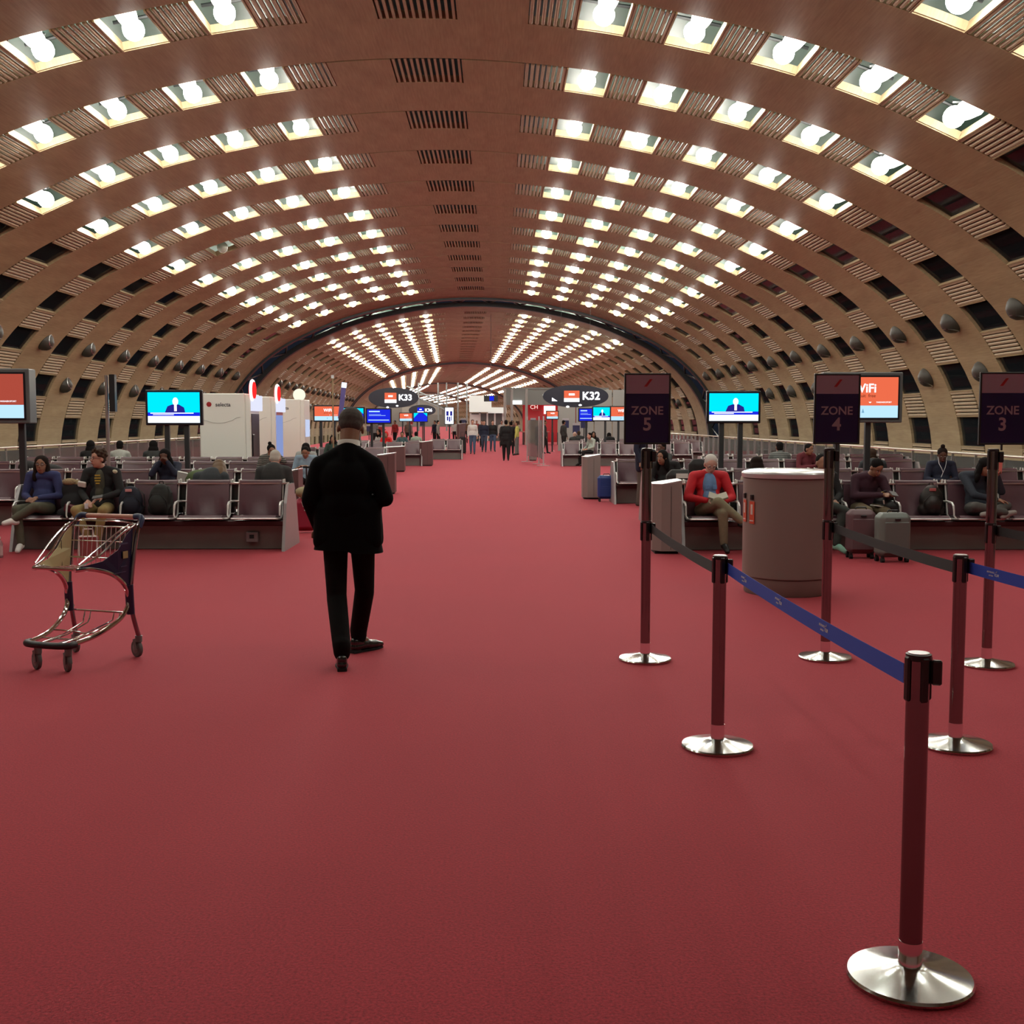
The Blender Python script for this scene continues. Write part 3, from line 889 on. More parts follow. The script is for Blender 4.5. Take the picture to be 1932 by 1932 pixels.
# ------------------------------------------------------------------ placed screens
screen((-5.75, 20.5, 1.945), .92, .54, 'news screen on twin poles left, beside the white vending machines', 'news', (-.15, .20), rz=R(0))
screen((4.235, 20.5, 1.955), .88, .49, 'news screen on twin poles right, between the ZONE 5 and ZONE 4 signs', 'news', (-.20, .14))
screen((5.53, 17.3, 2.06), 1.06, .61, 'large orange WiFi screen in a grey case behind the ZONE 4 sign', 'wifi', (-.35, .12), thick=.16, case=M_CASE, bez=.075)
screen((-7.10, 16.0, 2.05), 1.06, .61, 'dark orange WiFi screen in a deep grey case cut by the left edge', 'wifidark', (.43,), thick=.30, case=M_CASE, bez=.075, rz=R(4))
r = empty('steel_mast', (-6.12, 18.1, 0), 0, 'thin pale steel mast between the big left screen and the left news screen', 'mast')
b = MB(); b.tube([(0, 0, 0), (0, 0, 2.42)], .028, 10); b.build('mast_pole', M_SATIN, r, smooth=True)
b = MB(); b.box((.10, .0, 2.14), (.085, .10, .58)); b.build('mast_box', M_BLACK, r)
screen((-5.36, 36.3, 1.95), .80, .44, 'small orange WiFi screen between the vending machines and the suited man', 'wifi', (-.22, .2), thick=.09)
screen((-4.80, 38.0, 1.90), .76, .46, 'cyan and blue screen partly hidden behind the suited man\'s head', 'blank', (-.2, .2))
screen((-4.02, 39.0, 1.88), .78, .44, 'blue information screen just right of the suited man\'s head', 'info', (-.25, .15))
screen((3.55, 45.6, 1.96), .56, .46, 'small blue information screen under the K32 sign', 'info', (0,), group=None)
screen((4.12, 45.2, 2.0), .66, .50, 'distant news screen right of the small blue information screen', 'news', (.15,))
screen((4.87, 45.0, 2.0), .80, .52, 'distant orange WiFi screen half hidden by the ZONE 5 sign', 'wifi', (-.1, .2))
screen((-5.4, 68, 1.95), .72, .44, 'very distant orange WiFi screen under the K33 sign', 'wifi', (-.2, .2))
screen((-4.6, 69, 1.95), .80, .50, 'very distant cyan and blue screen under the second gate sign', 'blank', (-.2, .2))
screen((-3.0, 72, 2.05), .52, 1.02, 'distant upright bright advertising display with dark figures', 'advert', (0,))
screen((3.08, 64, 2.05), .62, .40, 'very distant orange WiFi screen in front of the red shop', 'wifi', (0,))
# tilted purple stand beside the far screens
r = empty('banner_stand', (-4.65, 34.5, 0), 0, 'tilted purple banner stand with white top left of the suited man\'s head', 'banner')
b = MB(); b.box((0, 0, 2.25), (.14, .05, .95), rot=(0, R(7), 0)); b.build('banner_board', mat('purple_print', (.10, .08, .28), .4), r)
b = MB(); b.box((.07, -.01, 2.78), (.15, .05, .16), rot=(0, R(7), 0)); b.build('banner_top', glow('banner_light', (.8, .85, 1), 1.0), r)
b = MB(); b.tube([(-.07, .0, 0), (-.0, .0, 1.8)], .03, 8); b.build('banner_pole', M_DARKSTEEL, r)
r = empty('thin_mast', (-4.88, 34.2, 0), 0, 'thin brass-coloured mast standing left of the suited man', 'mast')
b = MB(); b.tube([(0, 0, 0), (0, 0, 3.05)], .022, 8); b.build('mast_pole', mat('brass_pole', (.38, .30, .18), .4, .8), r)
b = MB(); b.box((0, 0, 3.02), (.08, .06, .10)); b.build('mast_cap', M_SATIN, r)

# ------------------------------------------------------------------ hanging gate signs
G_SIGN = glow('sign_letter_glow', (1, 1, 1), 2.0)
def oval_sign(loc, W, H, txt, label, kind='wifi', rz=0.0, big=True, s0=0.0):
    r = empty('gate_sign', loc, rz, label, 'sign', 'oval hanging gate signs')
    o = MB(); n = 48
    pts = [(W / 2 * math.copysign(abs(math.cos(t)) ** .95, math.cos(t)), H / 2 * math.copysign(abs(math.sin(t)) ** .95, math.sin(t))) for t in [2 * math.pi * i / n for i in range(n)]]
    o.prism(pts, 0, .22); o.build('oval_board', mat('sign_navy', (.008, .010, .028), .3), r)
    q = MB(); q.box((-.06 * W, -.012, .0), (.235 * W, .02, .50 * H)); sc = q.build('mini_screen', G_ORANGE if kind == 'wifi' else G_BLUE, r)
    q = MB(); q.box((-.06 * W, -.024, -.17 * H), (.235 * W, .006, .17 * H)); q.build('lower_band', G_WHITE, sc)
    q = MB(); q.box((-.06 * W, -.024, .08 * H), (.09 * W, .006, .09 * H)); q.build('wifi_mark', G_WHITE, sc)
    text('gate_number', txt, W * .165, G_SIGN, r, (.235 * W, -.02, 0), ext=.01, bold=W * .004)
    if big:
        q = MB(); q.prism([(-.36 * W, -.22 * H), (-.36 * W, -.06 * H), (-.275 * W, -.22 * H)], -.01, -.02); q.build('arrow_mark', G_SIGN, r)
    q = MB()
    for dx, dz in ((-.12, -.47), (.07, -.40)): q.ball((dx * W, .02, dz * H), (.028 * W, .05, .045 * H), 12, 8)
    q.build('spot_light', G_SIGN, r)
    q = MB()
    for dx in (-.22, .22): q.tube([(dx * W, .11, .3 * H), (dx * W, .11, 8.9 - loc[2])], .006, 5)
    q.build('hanger_rod', M_DARKSTEEL, r)
    return r
oval_sign((3.76, 55, 2.90), 3.15, 1.06, 'K32', 'oval navy hanging sign reading K32, right of centre')
oval_sign((-6.30, 70, 3.13), 3.05, 1.22, 'K33', 'oval navy hanging sign reading K33, left of centre', big=False)
oval_sign((-7.50, 115, 2.80), 2.7, 1.10, 'K36', 'smaller oval hanging sign below and right of the K33 sign', 'info', big=False)

# ------------------------------------------------------------------ vending machines
M_VEND = mat('vending_white', (.78, .80, .74), .4)
def vending(loc, label, front, bubble):
    r = empty('vending_machine', loc, 0, label, 'vending machine', 'white vending machines in a row')
    W, D, H = 1.04, 1.0, 2.34
    b = MB(); b.box((0, D / 2, H / 2), (W, D, H), bev=.02); b.build('cabinet_body', M_VEND, r)
    lg = MB(); lg.ball((-.30, -.004, H - .25), (.058, .004, .058), 24, 8); lg.build('logo_ball', mat('logo_red', (.33, .01, .015), .35), r)
    text('brand_word', 'selecta', .125, mat('logo_grey', (.06, .06, .07), .5), r, (.02, -.004, H - .26), ext=.001, bold=.002)
    cv = MB(); cv.tube([(-W / 2 + .03 + .09 * i, -.001, H - .58 - .10 * math.sin(math.pi * min(1, i / 9.0)) + .02 * (i > 8) * (i - 8)) for i in range(11)], .007, 6, flat=.4); cv.build('wave_line', mat('wave_grey', (.15, .17, .17), .5), r)
    # front face looks to +X
    x = W / 2
    f = MB(); f.box((x + .06, D / 2, H / 2), (.12, D - .02, H - .02), bev=.02); fo = f.build('front_door', M_VEND, r)
    if front == 'dark':
        q = MB(); q.box((x + .124, D / 2, 1.05), (.02, D - .18, 1.65)); q.build('product_window', M_BEZ, fo)
        q = MB(); q.box((x + .14, .22, 1.15), (.03, .22, .5), bev=.02); q.build('keypad', M_BLACK, fo)
        q = MB()
        for i in range(5): q.ball((x + .15, .35 + .1 * i, .35 + .05 * (i % 2)), .05, 8, 6)
        q.build('snack_print', mat('snack_brown', (.25, .06, .03), .5), fo)
    elif front == 'blue':
        q = MB(); q.box((x + .124, D / 2, 1.10), (.02, D - .12, 1.70)); q.build('lit_window', glow('cooler_light', (.25, .32, .62), .75), fo)
        q = MB(); q.box((x + .126, D / 2, 1.92), (.02, D - .12, .12)); q.build('red_band', mat('band_red', (.4, .1, .07), .5), fo)
    else:
        q = MB(); q.box((x + .124, D / 2, 1.5), (.02, D - .3, .5)); q.build('poster', glow('poster_light', (.55, .62, .85), .8), fo)
    if front != 'plain':
        q = MB(); q.box((x + .16, D / 2, H - .22), (.10, D - .1, .36), bev=.01); q.build('lit_header', glow('header_light', (.72, .74, .9), .85), fo)
    if bubble == 'red':
        q = MB(); q.lathe([(0, 0), (.24, .01), (.26, .04), (.24, .07), (0, .08)], n=32, M=Matrix.Translation((x + .12, .1, H + .07)) @ Matrix.Rotation(R(90), 4, 'Y')); bo = q.build('round_sign', glow('bubble_white', (1, .85, .8), 1.1), r, smooth=True)
        q = MB(); q.lathe([(0, -.015), (.19, -.01), (.20, .01), (.20, .07), (.19, .09), (0, .095)], n=32, M=Matrix.Translation((x + .12, .1, H + .07)) @ Matrix.Rotation(R(90), 4, 'Y')); q.build('red_disc', glow('bubble_red', (.85, .02, .02), 1.2), bo, smooth=True)
    else:
        q = MB(); q.ball((x - .08, .35, H + .13), .18, 24, 14); q.build('globe_sign', glow('pale_globe', (.78, .8, .62), 1.0), r, smooth=True)
    if label.startswith('nearest'):
        q = MB(); q.lathe([(.05, 0), (.065, .004), (.05, .008)], n=24, M=Matrix.Translation((-.02, -.005, .78)) @ Matrix.Rotation(R(90), 4, 'X')); q.build('cup_print', mat('cup_brown', (.35, .22, .16), .5), r)
    return r
vending((-6.30, 26.4, 0), 'nearest white vending machine with dark product window, beside the news screen', 'dark', 'red')
vending((-6.38, 29.8, 0), 'middle white vending machine with a lit blue cooler window', 'blue', 'red')
vending((-6.22, 33.3, 0), 'furthest white vending machine with a pale round globe on top', 'plain', 'globe')

# ------------------------------------------------------------------ far shops and partitions
r = empty('shop_pavilion', (0, 0, 0), 0, 'distant shop pavilion with grey canopy and glowing red walls, right of centre', 'shop')
M_GREYW = mat('shop_grey', (.30, .33, .31), .5)
q = MB(); q.box((4.2, 84, 4.05), (7.6, 3.6, .10)); q.box((4.2, 82.3, 3.45), (7.2, .12, 1.15)); q.build('canopy', M_GREYW, r)
q = MB()
for x in (.55, 1.05, 2.1, 5.0, 7.9): q.tube([(x, 82.2, 0), (x, 82.2, 4.0)], .10, 8)
q.build('column', mat('shop_column', (.55, .55, .52), .4), r)
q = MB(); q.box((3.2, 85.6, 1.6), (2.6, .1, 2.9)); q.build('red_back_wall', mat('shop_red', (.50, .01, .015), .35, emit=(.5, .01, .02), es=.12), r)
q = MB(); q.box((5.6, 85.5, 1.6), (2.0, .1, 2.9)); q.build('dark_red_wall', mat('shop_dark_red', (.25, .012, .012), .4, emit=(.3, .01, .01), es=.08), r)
q = MB(); q.box((3.9, 85.4, 2.55), (.85, .05, .60)); q.box((2.6, 85.45, 1.3), (.35, .05, .40)); q.box((2.9, 85.45, .6), (.9, .05, .25)); q.build('lit_picture', glow('shop_light', (1, .72, .68), 1.5), r)
q = MB(); q.box((5.35, 85.3, 2.7), (.5, .05, .6)); q.build('orange_picture', glow('shop_orange', (1, .22, .06), 1.3), r)
text('shop_word', 'CH', .42, glow('shop_letter', (.9, .7, .6), 1), r, (2.75, 85.5, 2.75), ext=.01)
q = MB(); q.box((3.0, 85.45, 2.5), (.8, .03, .04)); q.box((2.4, 83.5, .95), (2.8, .5, .08)); q.build('counter_top', mat('counter_top', (.6, .25, .2), .4), r)
q = MB()
for i in range(9): q.box((1.5 + .42 * i, 83.4, .45), (.16, .3, .9))
q.build('display_stand', mat('display_brown', (.10, .05, .045), .5), r)
q = MB(); q.box((1.4, 82.15, 3.05), (.75, .05, .28)); q.build('lit_letters', glow('letter_light', (1, .95, .95), 1.2), r)
q = MB()
for i in range(6): q.ball((1.6 + 1.1 * i, 82.6, 3.0), (.14, .14, .06), 8, 6)
q.build('down_light', glow('down_light', (1, .95, .85), 2.5), r)
r = empty('white_kiosk', (0, 0, 0), 0, 'distant bright white kiosk with dark openings left of the grey shop canopy', 'kiosk')
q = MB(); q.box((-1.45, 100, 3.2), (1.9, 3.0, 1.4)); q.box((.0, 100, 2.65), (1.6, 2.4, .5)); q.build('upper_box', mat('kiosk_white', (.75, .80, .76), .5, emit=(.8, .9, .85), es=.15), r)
q = MB(); q.box((-.8, 100.5, 1.2), (3.0, 2, 2.4)); q.build('lower_box', mat('kiosk_shade', (.10, .10, .10), .5), r)
q = MB()
for x in (-2.3, -1.5, -.85, -.2, .5): q.box((x, 99.4, 1.2), (.14, .1, 2.4))
q.box((-1.9, 99.38, 1.9), (.7, .06, .8)); q.build('post', mat('kiosk_post', (.7, .72, .7), .5), r)
r = empty('wall_panel_stack', (0, 0, 0), 0, 'pale grey partition wall of tall panels behind the blue screens, right side', 'partition')
q = MB()
for i in range(5): q.box((4.0 + i * 1.05, 66, 1.75), (1.0, .12, 3.5), bev=.01)
q.build('panel', mat('partition_grey', (.34, .36, .34), .5), r)
r = empty('flight_monitor', (-.42, 78, 0), 0, 'small hanging black monitor left of the grey shop canopy', 'screen')
q = MB(); q.box((0, 0, 3.25), (.95, .12, .42)); q.build('housing', M_BEZ, r)
q = MB(); q.box((.05, -.07, 3.25), (.3, .01, .3)); q.build('panel', G_BLUE, r)
q = MB(); q.tube([(0, .05, 3.4), (0, .05, 8.9)], .02, 6); q.build('hanger_rod', M_SATIN, r)
# slatted grey magazine partition on the right (posts and leaning frames)
r = empty('glass_screen_stand', (1.72, 43.8, 0), 0, 'grey glazed barrier frames with upright posts at the end of the far right seats', 'barrier')
q = MB()
for x, y in ((-.45, 4.5), (-.05, 2.0), (.05, 0.0)): q.box((x, y, .95), (.05, .05, 1.9)); q.box((x, y, .01), (.5, .12, .02))
q.build('post', M_SATIN, r)
q = MB(); q.box((-.22, 3.2, 1.0), (.03, 2.4, 1.5), rot=(0, 0, R(10))); q.box((0, 1, 1.0), (.03, 1.9, 1.5)); q.build('glass_panel', glassy('grey_glass', (.35, .37, .36), .45, .06), r)
# truss and balcony at the end of the hall
r = empty('steel_truss', (0, 0, 0), 0, 'grey steel roof truss and balcony at the far end of the hall', 'truss')
q = MB(); Y = 205
for x in (-14.0, -10.5, -9.0, -7.0, -5.4): q.tube([(x, Y, 0), (x, Y, 8.6)], .16, 6)
q.tube([(-17, Y, 8.4), (-9, Y, 4.6)], .16, 6); q.tube([(-17, Y, 7.2), (-9, Y, 3.6)], .14, 6); q.tube([(-15, Y, 6.4), (-4, Y, 6.4)], .12, 6)
q.build('truss_frame', mat('truss_grey', (.28, .31, .31), .4), r)
q = MB(); q.box((-13.5, Y + 1, 3.6), (7, 1, 1.4)); q.build('balcony_front', mat('balcony_stone', (.34, .33, .29), .6), r)
# small coloured queue signs and stands among the far crowd
M_SNAVY = mat('stand_navy', (.02, .025, .10), .4); M_SRED = mat('stand_red', (.40, .02, .02), .4); M_SPALE = mat('stand_pale', (.45, .45, .48), .4)
def far_sign(x, y, z, m, label):
    r = empty('queue_sign', (x, y, 0), 0, label, 'sign', 'distant queue signs')
    q = MB(); q.box((0, 0, z), (.36, .03, .40)); q.build('board', m, r)
    q = MB(); q.box((0, -.005, z + .26), (.36, .03, .12)); q.build('header', M_SPALE, r)
    q = MB(); q.tube([(0, .03, 0), (0, .03, z - .1)], .03, 8); q.lathe([(.18, 0), (.17, .03), (0, .04)], n=16); q.build('pole', M_DARKSTEEL, r)
for (px, y, z, m, n) in ((-8.95, 88, 1.55, M_SNAVY, 'navy'), (-9.6, 86, 1.15, M_SNAVY, 'navy'), (-8.5, 84, 1.1, M_SRED, 'red'), (-7.6, 86, 1.1, M_SNAVY, 'navy'), (-6.6, 84, 1.1, M_SRED, 'red'), (-5.2, 80, 1.6, M_SNAVY, 'navy'), (-5.9, 78, 1.7, M_SRED, 'red'), (-2.25, 76, 1.6, M_SNAVY, 'navy'), (2.35, 75, 1.6, M_SNAVY, 'navy'), (3.7, 62, 1.55, M_SNAVY, 'navy'), (4.55, 60, 1.55, M_SNAVY, 'navy'), (4.0, 58, 1.3, M_SNAVY, 'navy')):
    far_sign(px, y, z, m, '%s queue sign standing in the distance %s' % (n, 'left of the walking people' if px < -2.5 else 'near the red shop' if px > 0 else 'beside the bright advertising display'))

# ------------------------------------------------------------------ luggage trolley
def trolley(loc, rz):
    r = empty('luggage_trolley', loc, rz, 'chrome luggage trolley with navy and cream side panels on the red carpet', 'luggage trolley')
    M_TRB = mat('trolley_navy', (.010, .012, .045), .35); M_CREAM = mat('cream_panel', (.50, .44, .22), .5)
    def smooth_path(P, n=8):
        out = []; Q = [P[0]] + list(P) + [P[-1]]
        for i in range(len(P) - 1):
            for k in range(n): out.append(cr_(Q[i], Q[i + 1], Q[i + 2], Q[i + 3], k / n))
        out.append(P[-1]); return out
    f = MB(); lowr = MB()
    for s in (-1, 1):
        f.tube(smooth_path([(s * .27, .33, 1.0), (s * .275, .27, .90), (s * .27, .22, .66), (s * .262, .20, .46), (s * .262, .22, .32), (s * .275, .27, .14)]), .0165, 10)
        lowr.tube(smooth_path([(s * .17, -.27, .695), (s * .20, -.14, .69), (s * .235, .02, .64), (s * .255, .13, .56), (s * .262, .175, .46), (s * .258, .165, .38), (s * .24, .09, .30), (s * .20, -.10, .225), (s * .17, -.33, .195)]), .0165, 10)
    f.build('rear_frame', mat('dark_chrome', (.30, .28, .30), .15, 1.0), r, smooth=True)
    lowr.build('side_hoop', M_CHROME, r, smooth=True)
    b = MB()
    for s in (-1, 1):   # basket rims
        b.tube(smooth_path([(s * .27, .26, .965), (s * .245, .12, .90), (s * .21, -.06, .775), (s * .17, -.27, .705)]), .0075, 8)
        b.tube(smooth_path([(s * .27, .27, .97), (s * .255, .17, .955), (s * .23, .0, .87), (s * .18, -.24, .73)]), .006, 6)
    b.tube([(-.17, -.27, .70), (.17, -.27, .70)], .010, 8)
    b.tube(smooth_path([(-.27, .27, .965), (-.2, .235, .985), (0, .22, .99), (.2, .235, .985), (.27, .27, .965)]), .006, 6)
    b.tube([(-.26, .25, .945), (.26, .25, .945)], .007, 6); b.tube([(-.26, .22, .72), (.26, .22, .72)], .006, 6); b.tube([(-.26, .23, .84), (.26, .23, .84)], .004, 6)
    for i in range(13):
        x = -.24 + .04 * i; b.tube([(x, .245, .945), (x, .22, .72), (x, .215, .66)], .0028, 5)
    for i in range(9):
        x = -.16 + .04 * i; b.tube([(x * 1.4, .21, .66), (x, -.26, .69)], .0032, 5)
    for i in range(4): y = -.2 + .11 * i; wv = .18 + .07 * (y + .27) / .5; b.tube([(-wv, y, .685 - (y + .27) * .05), (wv, y, .685 - (y + .27) * .05)], .0035, 5)
    b.build('wire_basket', M_CHROME, r, smooth=True)
    def panel(s, m, nm, low):
        o_ = [(.245, .945), (.17, .90), (.08, .80), (-.05, .735), (-.24, .712), (-.02, .665), (.08, .61), (.15, .55 if low else .50), (.185, .46), (.205, .60), (.225, .78)]
        q = MB(); k = len(o_)
        def xx(y): return s * (.262 if y > .1 else .262 - (.1 - y) * .22)
        vs = [(xx(y) - .002, y, z) for y, z in o_] + [(xx(y) + .002, y, z) for y, z in o_]
        q.add(vs, [tuple(range(k)), tuple(range(2 * k - 1, k - 1, -1))] + [(a, a + k, (a + 1) % k + k, (a + 1) % k) for a in range(k)])
        return q.build(nm, m, r)
    pn = panel(1, M_TRB, 'navy_side_panel', False)
    q = MB(); q.box((.2655, .15, .76), (.003, .055, .05)); q.build('gold_sticker', mat('gold_sticker', (.35, .27, .12), .5), pn)
    q = MB(); q.box((.2655, .13, .84), (.002, .10, .012)); q.box((.2655, .13, .68), (.002, .07, .006)); q.box((.2655, .09, .64), (.002, .12, .006)); q.build('panel_print', mat('faint_print', (.05, .05, .11), .5), pn)
    pc = panel(-1, M_CREAM, 'cream_side_panel', True)
    q = MB(); Mx = Matrix.Translation((-.257, .06, .745)) @ Matrix.Rotation(R(90), 4, 'Y')
    q.lathe([(.040, -.002), (.046, 0), (.040, .002), (.036, 0)], n=24, M=Mx)
    q.tube([(-.256, .03, .715), (-.256, .09, .775)], .003, 5); q.tube([(-.2555, .065, .72), (-.2555, .065, .765)], .005, 5); q.build('warning_mark', mat('mark_red', (.30, .08, .05), .5), pc)
    q = MB(); q.box((-.253, -.03, .73), (.003, .003, .08)); q.box((-.255, .12, .74), (.003, .003, .22)); q.build('panel_seam', M_DARKSTEEL, pc)
    h = MB(); h.tube([(-.22, .345, 1.012), (.22, .345, 1.012)], .017, 12); h.build('handle_bar', mat('pink_handle', (.60, .30, .22), .4), r, smooth=True)
    h = MB()
    for s in (-1, 1): h.tube(smooth_path([(s * .205, .345, 1.012), (s * .25, .345, 1.014), (s * .275, .33, .995), (s * .275, .30, .94)]), .022, 12)
    h.build('handle_grip', mat('grip_navy', (.015, .03, .09), .5), r, smooth=True)
    # dark collars where the hoops meet the rear frame
    h = MB()
    for s in (-1, 1): h.tube([(s * .262, .185, .54), (s * .262, .195, .33)], .030, 12)
    h.build('hoop_collar', M_TRB, r, smooth=True)
    p_ = MB()
    p_.tube([(-.262, .24, .36), (-.24, .20, .335), (.24, .20, .335), (.262, .24, .36)], .007, 8)
    for x in (-.13, -.08, .12, .17):
        p_.tube([(x, .20, .335), (x, .18, .28), (x * .8, .14, .26), (x * .6, -.10, .215), (x * .5, -.32, .20)], .005, 6)
    p_.tube([(-.2, -.05, .232), (-.06, -.02, .225), (.06, -.06, .222), (.20, -.05, .232)], .006, 6)
    p_.tube([(-.17, -.20, .205), (.17, -.20, .205)], .006, 6)
    p_.build('lower_rack', M_CHROME, r, smooth=True)
    p_ = MB(); p_.tube(smooth_path([(-.185, -.30, .195), (-.17, -.355, .195), (-.08, -.385, .195), (.08, -.385, .195), (.17, -.355, .195), (.185, -.30, .195)]), .024, 12); p_.build('front_bumper', M_RUBBER if False else mat('bumper_black', (.02, .02, .024), .45), r, smooth=True)
    for (x, y, a) in ((-.125, -.30, 62), (.125, -.30, 55), (-.27, .27, 60), (.27, .27, 66)):
        front = y < 0
        top = .18 if front else .15
        fk = MB(); Mx = Matrix.Translation((x, y, 0)) @ Matrix.Rotation(R(a), 4, 'Z')
        fk.tube([(0, 0, top), (0, 0, top - .04)], .022, 12, ) if False else fk.lathe([(.024, .115), (.026, .16), (.02, top + .01)], n=16, M=Mx)
        for sx in (-1, 1): fk.box((sx * .021, .018, .095), (.005, .036, .085), rot=(R(-18), 0, 0), bev=.002, M=Mx)
        caster = fk.build('caster', M_GREYP, r, smooth=True)
        wv = MB(); W_ = Mx @ Matrix.Translation((0, .028, .063)) @ Matrix.Rotation(R(90), 4, 'Y')
        wv.lathe([(.040, -.015), (.060, -.013), (.063, -.006), (.063, .006), (.060, .013), (.040, .015)], n=28, M=W_); wv.build('wheel', M_RUBBER, caster, smooth=True)
        wv = MB(); wv.lathe([(.0, -.017), (.036, -.016), (.040, -.014), (.040, .014), (.036, .016), (0, .017)], n=24, M=W_); wv.build('wheel_hub', mat('hub_grey', (.22, .22, .22), .5), caster, smooth=True)
    return r
trolley((-2.93, 8.02, 0), R(-19))

# ------------------------------------------------------------------ bags and luggage
def soft(name, prims, vox, m, parent=None, it=6, sm=.6):
    """closed lumps fused into one smooth skin"""
    mb = MB()
    for q in prims:
        if q[0] == 'e': mb.ball(q[1], q[2], 16, 10, M=q[3] if len(q) > 3 else None)
        elif q[0] == 'c':
            p0, r0, p1, r1 = Vector(q[1]), q[2], Vector(q[3]), q[4]
            d = p1 - p0; n = max(2, int(d.length / max(min(r0, r1) * .5, .01))); n = min(n, 14)
            cap0 = [(p0 - d.normalized() * r0 * math.cos(t), r0 * math.sin(t)) for t in (0.12, .5, .95)]
            cap1 = [(p1 + d.normalized() * r1 * math.sin(t), r1 * math.cos(t)) for t in (.6, 1.05, 1.45)]
            pts = [c_[0] for c_ in cap0] + [p0.lerp(p1, i / n) for i in range(n + 1)] + [c_[0] for c_ in cap1]
            rs = [c_[1] for c_ in cap0] + [r0 + (r1 - r0) * i / n for i in range(n + 1)] + [c_[1] for c_ in cap1]
            mb.tube(pts, rs, 14)
        elif q[0] == 'b': mb.box(q[1], q[2], q[3] if len(q) > 3 else None, bev=q[4] if len(q) > 4 else .02)
    o = mb.build(name, m, None)
    md = o.modifiers.new('r', 'REMESH'); md.mode = 'VOXEL'; md.voxel_size = vox; md.use_smooth_shade = True
    if it:
        ms = o.modifiers.new('s', 'SMOOTH'); ms.factor = sm; ms.iterations = it
    dg = bpy.context.evaluated_depsgraph_get()
    me = bpy.data.meshes.new_from_object(o.evaluated_get(dg))
    old = o.data; o.modifiers.clear(); o.data = me; bpy.data.meshes.remove(old); me.name = name
    if parent: o.parent = parent
    return o
def suitcase(loc, rz, W, D, H, m, label, cat='suitcase', handle=0.0, ribs=True, front=None):
    r = empty('suitcase', loc, rz, label, cat)
    s_ = soft('shell', [('b', (0, 0, .06 + H / 2), (W, D, H), None, min(W, D) * .22)], .012, m, r, 3)
    if ribs:
        q = MB(); n = 10
        for i in range(n): q.box((0, -D / 2 + .001, .12 + (H - .14) * i / (n - 1)), (W * .78, .008, .010), bev=.003)
        q.build('shell_rib', m, r)
    else:
        q = MB(); q.box((0, -D / 2 - .004, .06 + H * .45), (W * .78, .02, H * .7), bev=.02); q.build('front_pocket', front or m, r)
        q = MB(); q.box((W * .02, -D / 2 - .006, .06 + H * .86), (.07, .02, .03), bev=.006); q.build('front_latch', M_BLACK, r)
    q = MB(); q.tube([(-.07, 0, .05 + H), (-.06, 0, .085 + H), (.06, 0, .085 + H), (.07, 0, .05 + H)], .010, 8); q.build('carry_handle', M_BLACK, r)
    if handle:
        q = MB()
        for s in (-1, 1): q.tube([(s * .09, D * .3, H), (s * .09, D * .3, H + handle)], .008, 6)
        q.tube([(-.1, D * .3, H + handle), (.1, D * .3, H + handle)], .014, 8); q.build('pull_handle', M_DARKSTEEL, r)
    for sx in (-1, 1):
        for sy in (-1, 1):
            q = MB(); q.box((sx * W * .38, sy * D * .32, .055), (.03, .04, .05)); c_ = q.build('wheel_mount', M_BLACK, r)
            q = MB(); q.tube([(sx * W * .38 - .02, sy * D * .32, .028), (sx * W * .38 + .02, sy * D * .32, .028)], .028, 12); q.build('wheel', M_BLACKM, c_)
    return r
suitcase((2.32, 24.4 - .15, 0), 0, .38, .24, .50, mat('blue_shell', (.015, .05, .22), .35), 'ribbed blue hard-shell suitcase standing before the right seats', handle=0)
suitcase((4.79, 13.75, 0), R(6), .40, .25, .54, mat('grey_green_shell', (.15, .18, .165), .5), 'grey soft suitcase with two wheels, in front of the maroon-clad person', ribs=False, front=mat('grey_green_shell2', (.12, .145, .135), .55))
suitcase((4.52, 14.12, 0), R(-3), .34, .24, .55, mat('mauve_shell', (.13, .075, .085), .5), 'mauve suitcase half hidden behind the grey suitcase', ribs=False)
def backpack(loc, rz, sc, m, label, tilt=0.0, strap=True, patch=None):
    r = empty('backpack', loc, rz, label, 'backpack'); r.scale = (sc, sc, sc)
    soft('pack_body', [('e', (0, 0, .20), (.17, .11, .21)), ('e', (0, -.07, .15), (.13, .09, .13)), ('c', (-.1, 0, .08), .09, (.1, 0, .08), .09), ('e', (0, .0, .34), (.11, .08, .08))], .014, m, r, 4)
    q = MB(); q.tube([(-.03, .02, .40), (-.025, .02, .445), (.025, .02, .445), (.03, .02, .40)], .008, 6); q.build('grab_loop', M_BLACKM, r)
    q = MB(); q.tube([(-.13, -.07, .10), (-.125, -.10, .20), (-.06, -.125, .28), (.06, -.125, .28), (.125, -.10, .20), (.13, -.07, .10)], .005, 6); q.build('zip', M_BLACKM, r)
    if strap:
        q = MB(); q.tube([(.10, .02, .38), (.19, -.06, .30), (.20, -.10, .12), (.14, -.10, .02)], .012, 6, flat=.4); q.build('shoulder_strap', M_BLACKM, r)
    if patch:
        q = MB(); q.box((-.02, -.10, .36), (.09, .02, .04), bev=.004); q.build('patch', patch, r)
    return r
backpack((-4.86, 15.20, .462), R(12), .92, mat('navy_fabric', (.012, .016, .03), .8), 'navy backpack with a pale red patch on the seat beside the jacketed man', patch=mat('patch_pink', (.6, .3, .3), .6))
backpack((-4.46, 15.20, .462), R(-14), 1.0, mat('black_fabric', (.012, .016, .014), .75), 'black backpack with a strap, right of the navy backpack')
backpack((5.75, 15.05, .462), R(0), .95, mat('black_leather', (.016, .012, .010), .45), 'dark leather backpack on the seat left of the woman with the pink phone', strap=False, patch=mat('tag_pink2', (.45, .12, .12), .6))
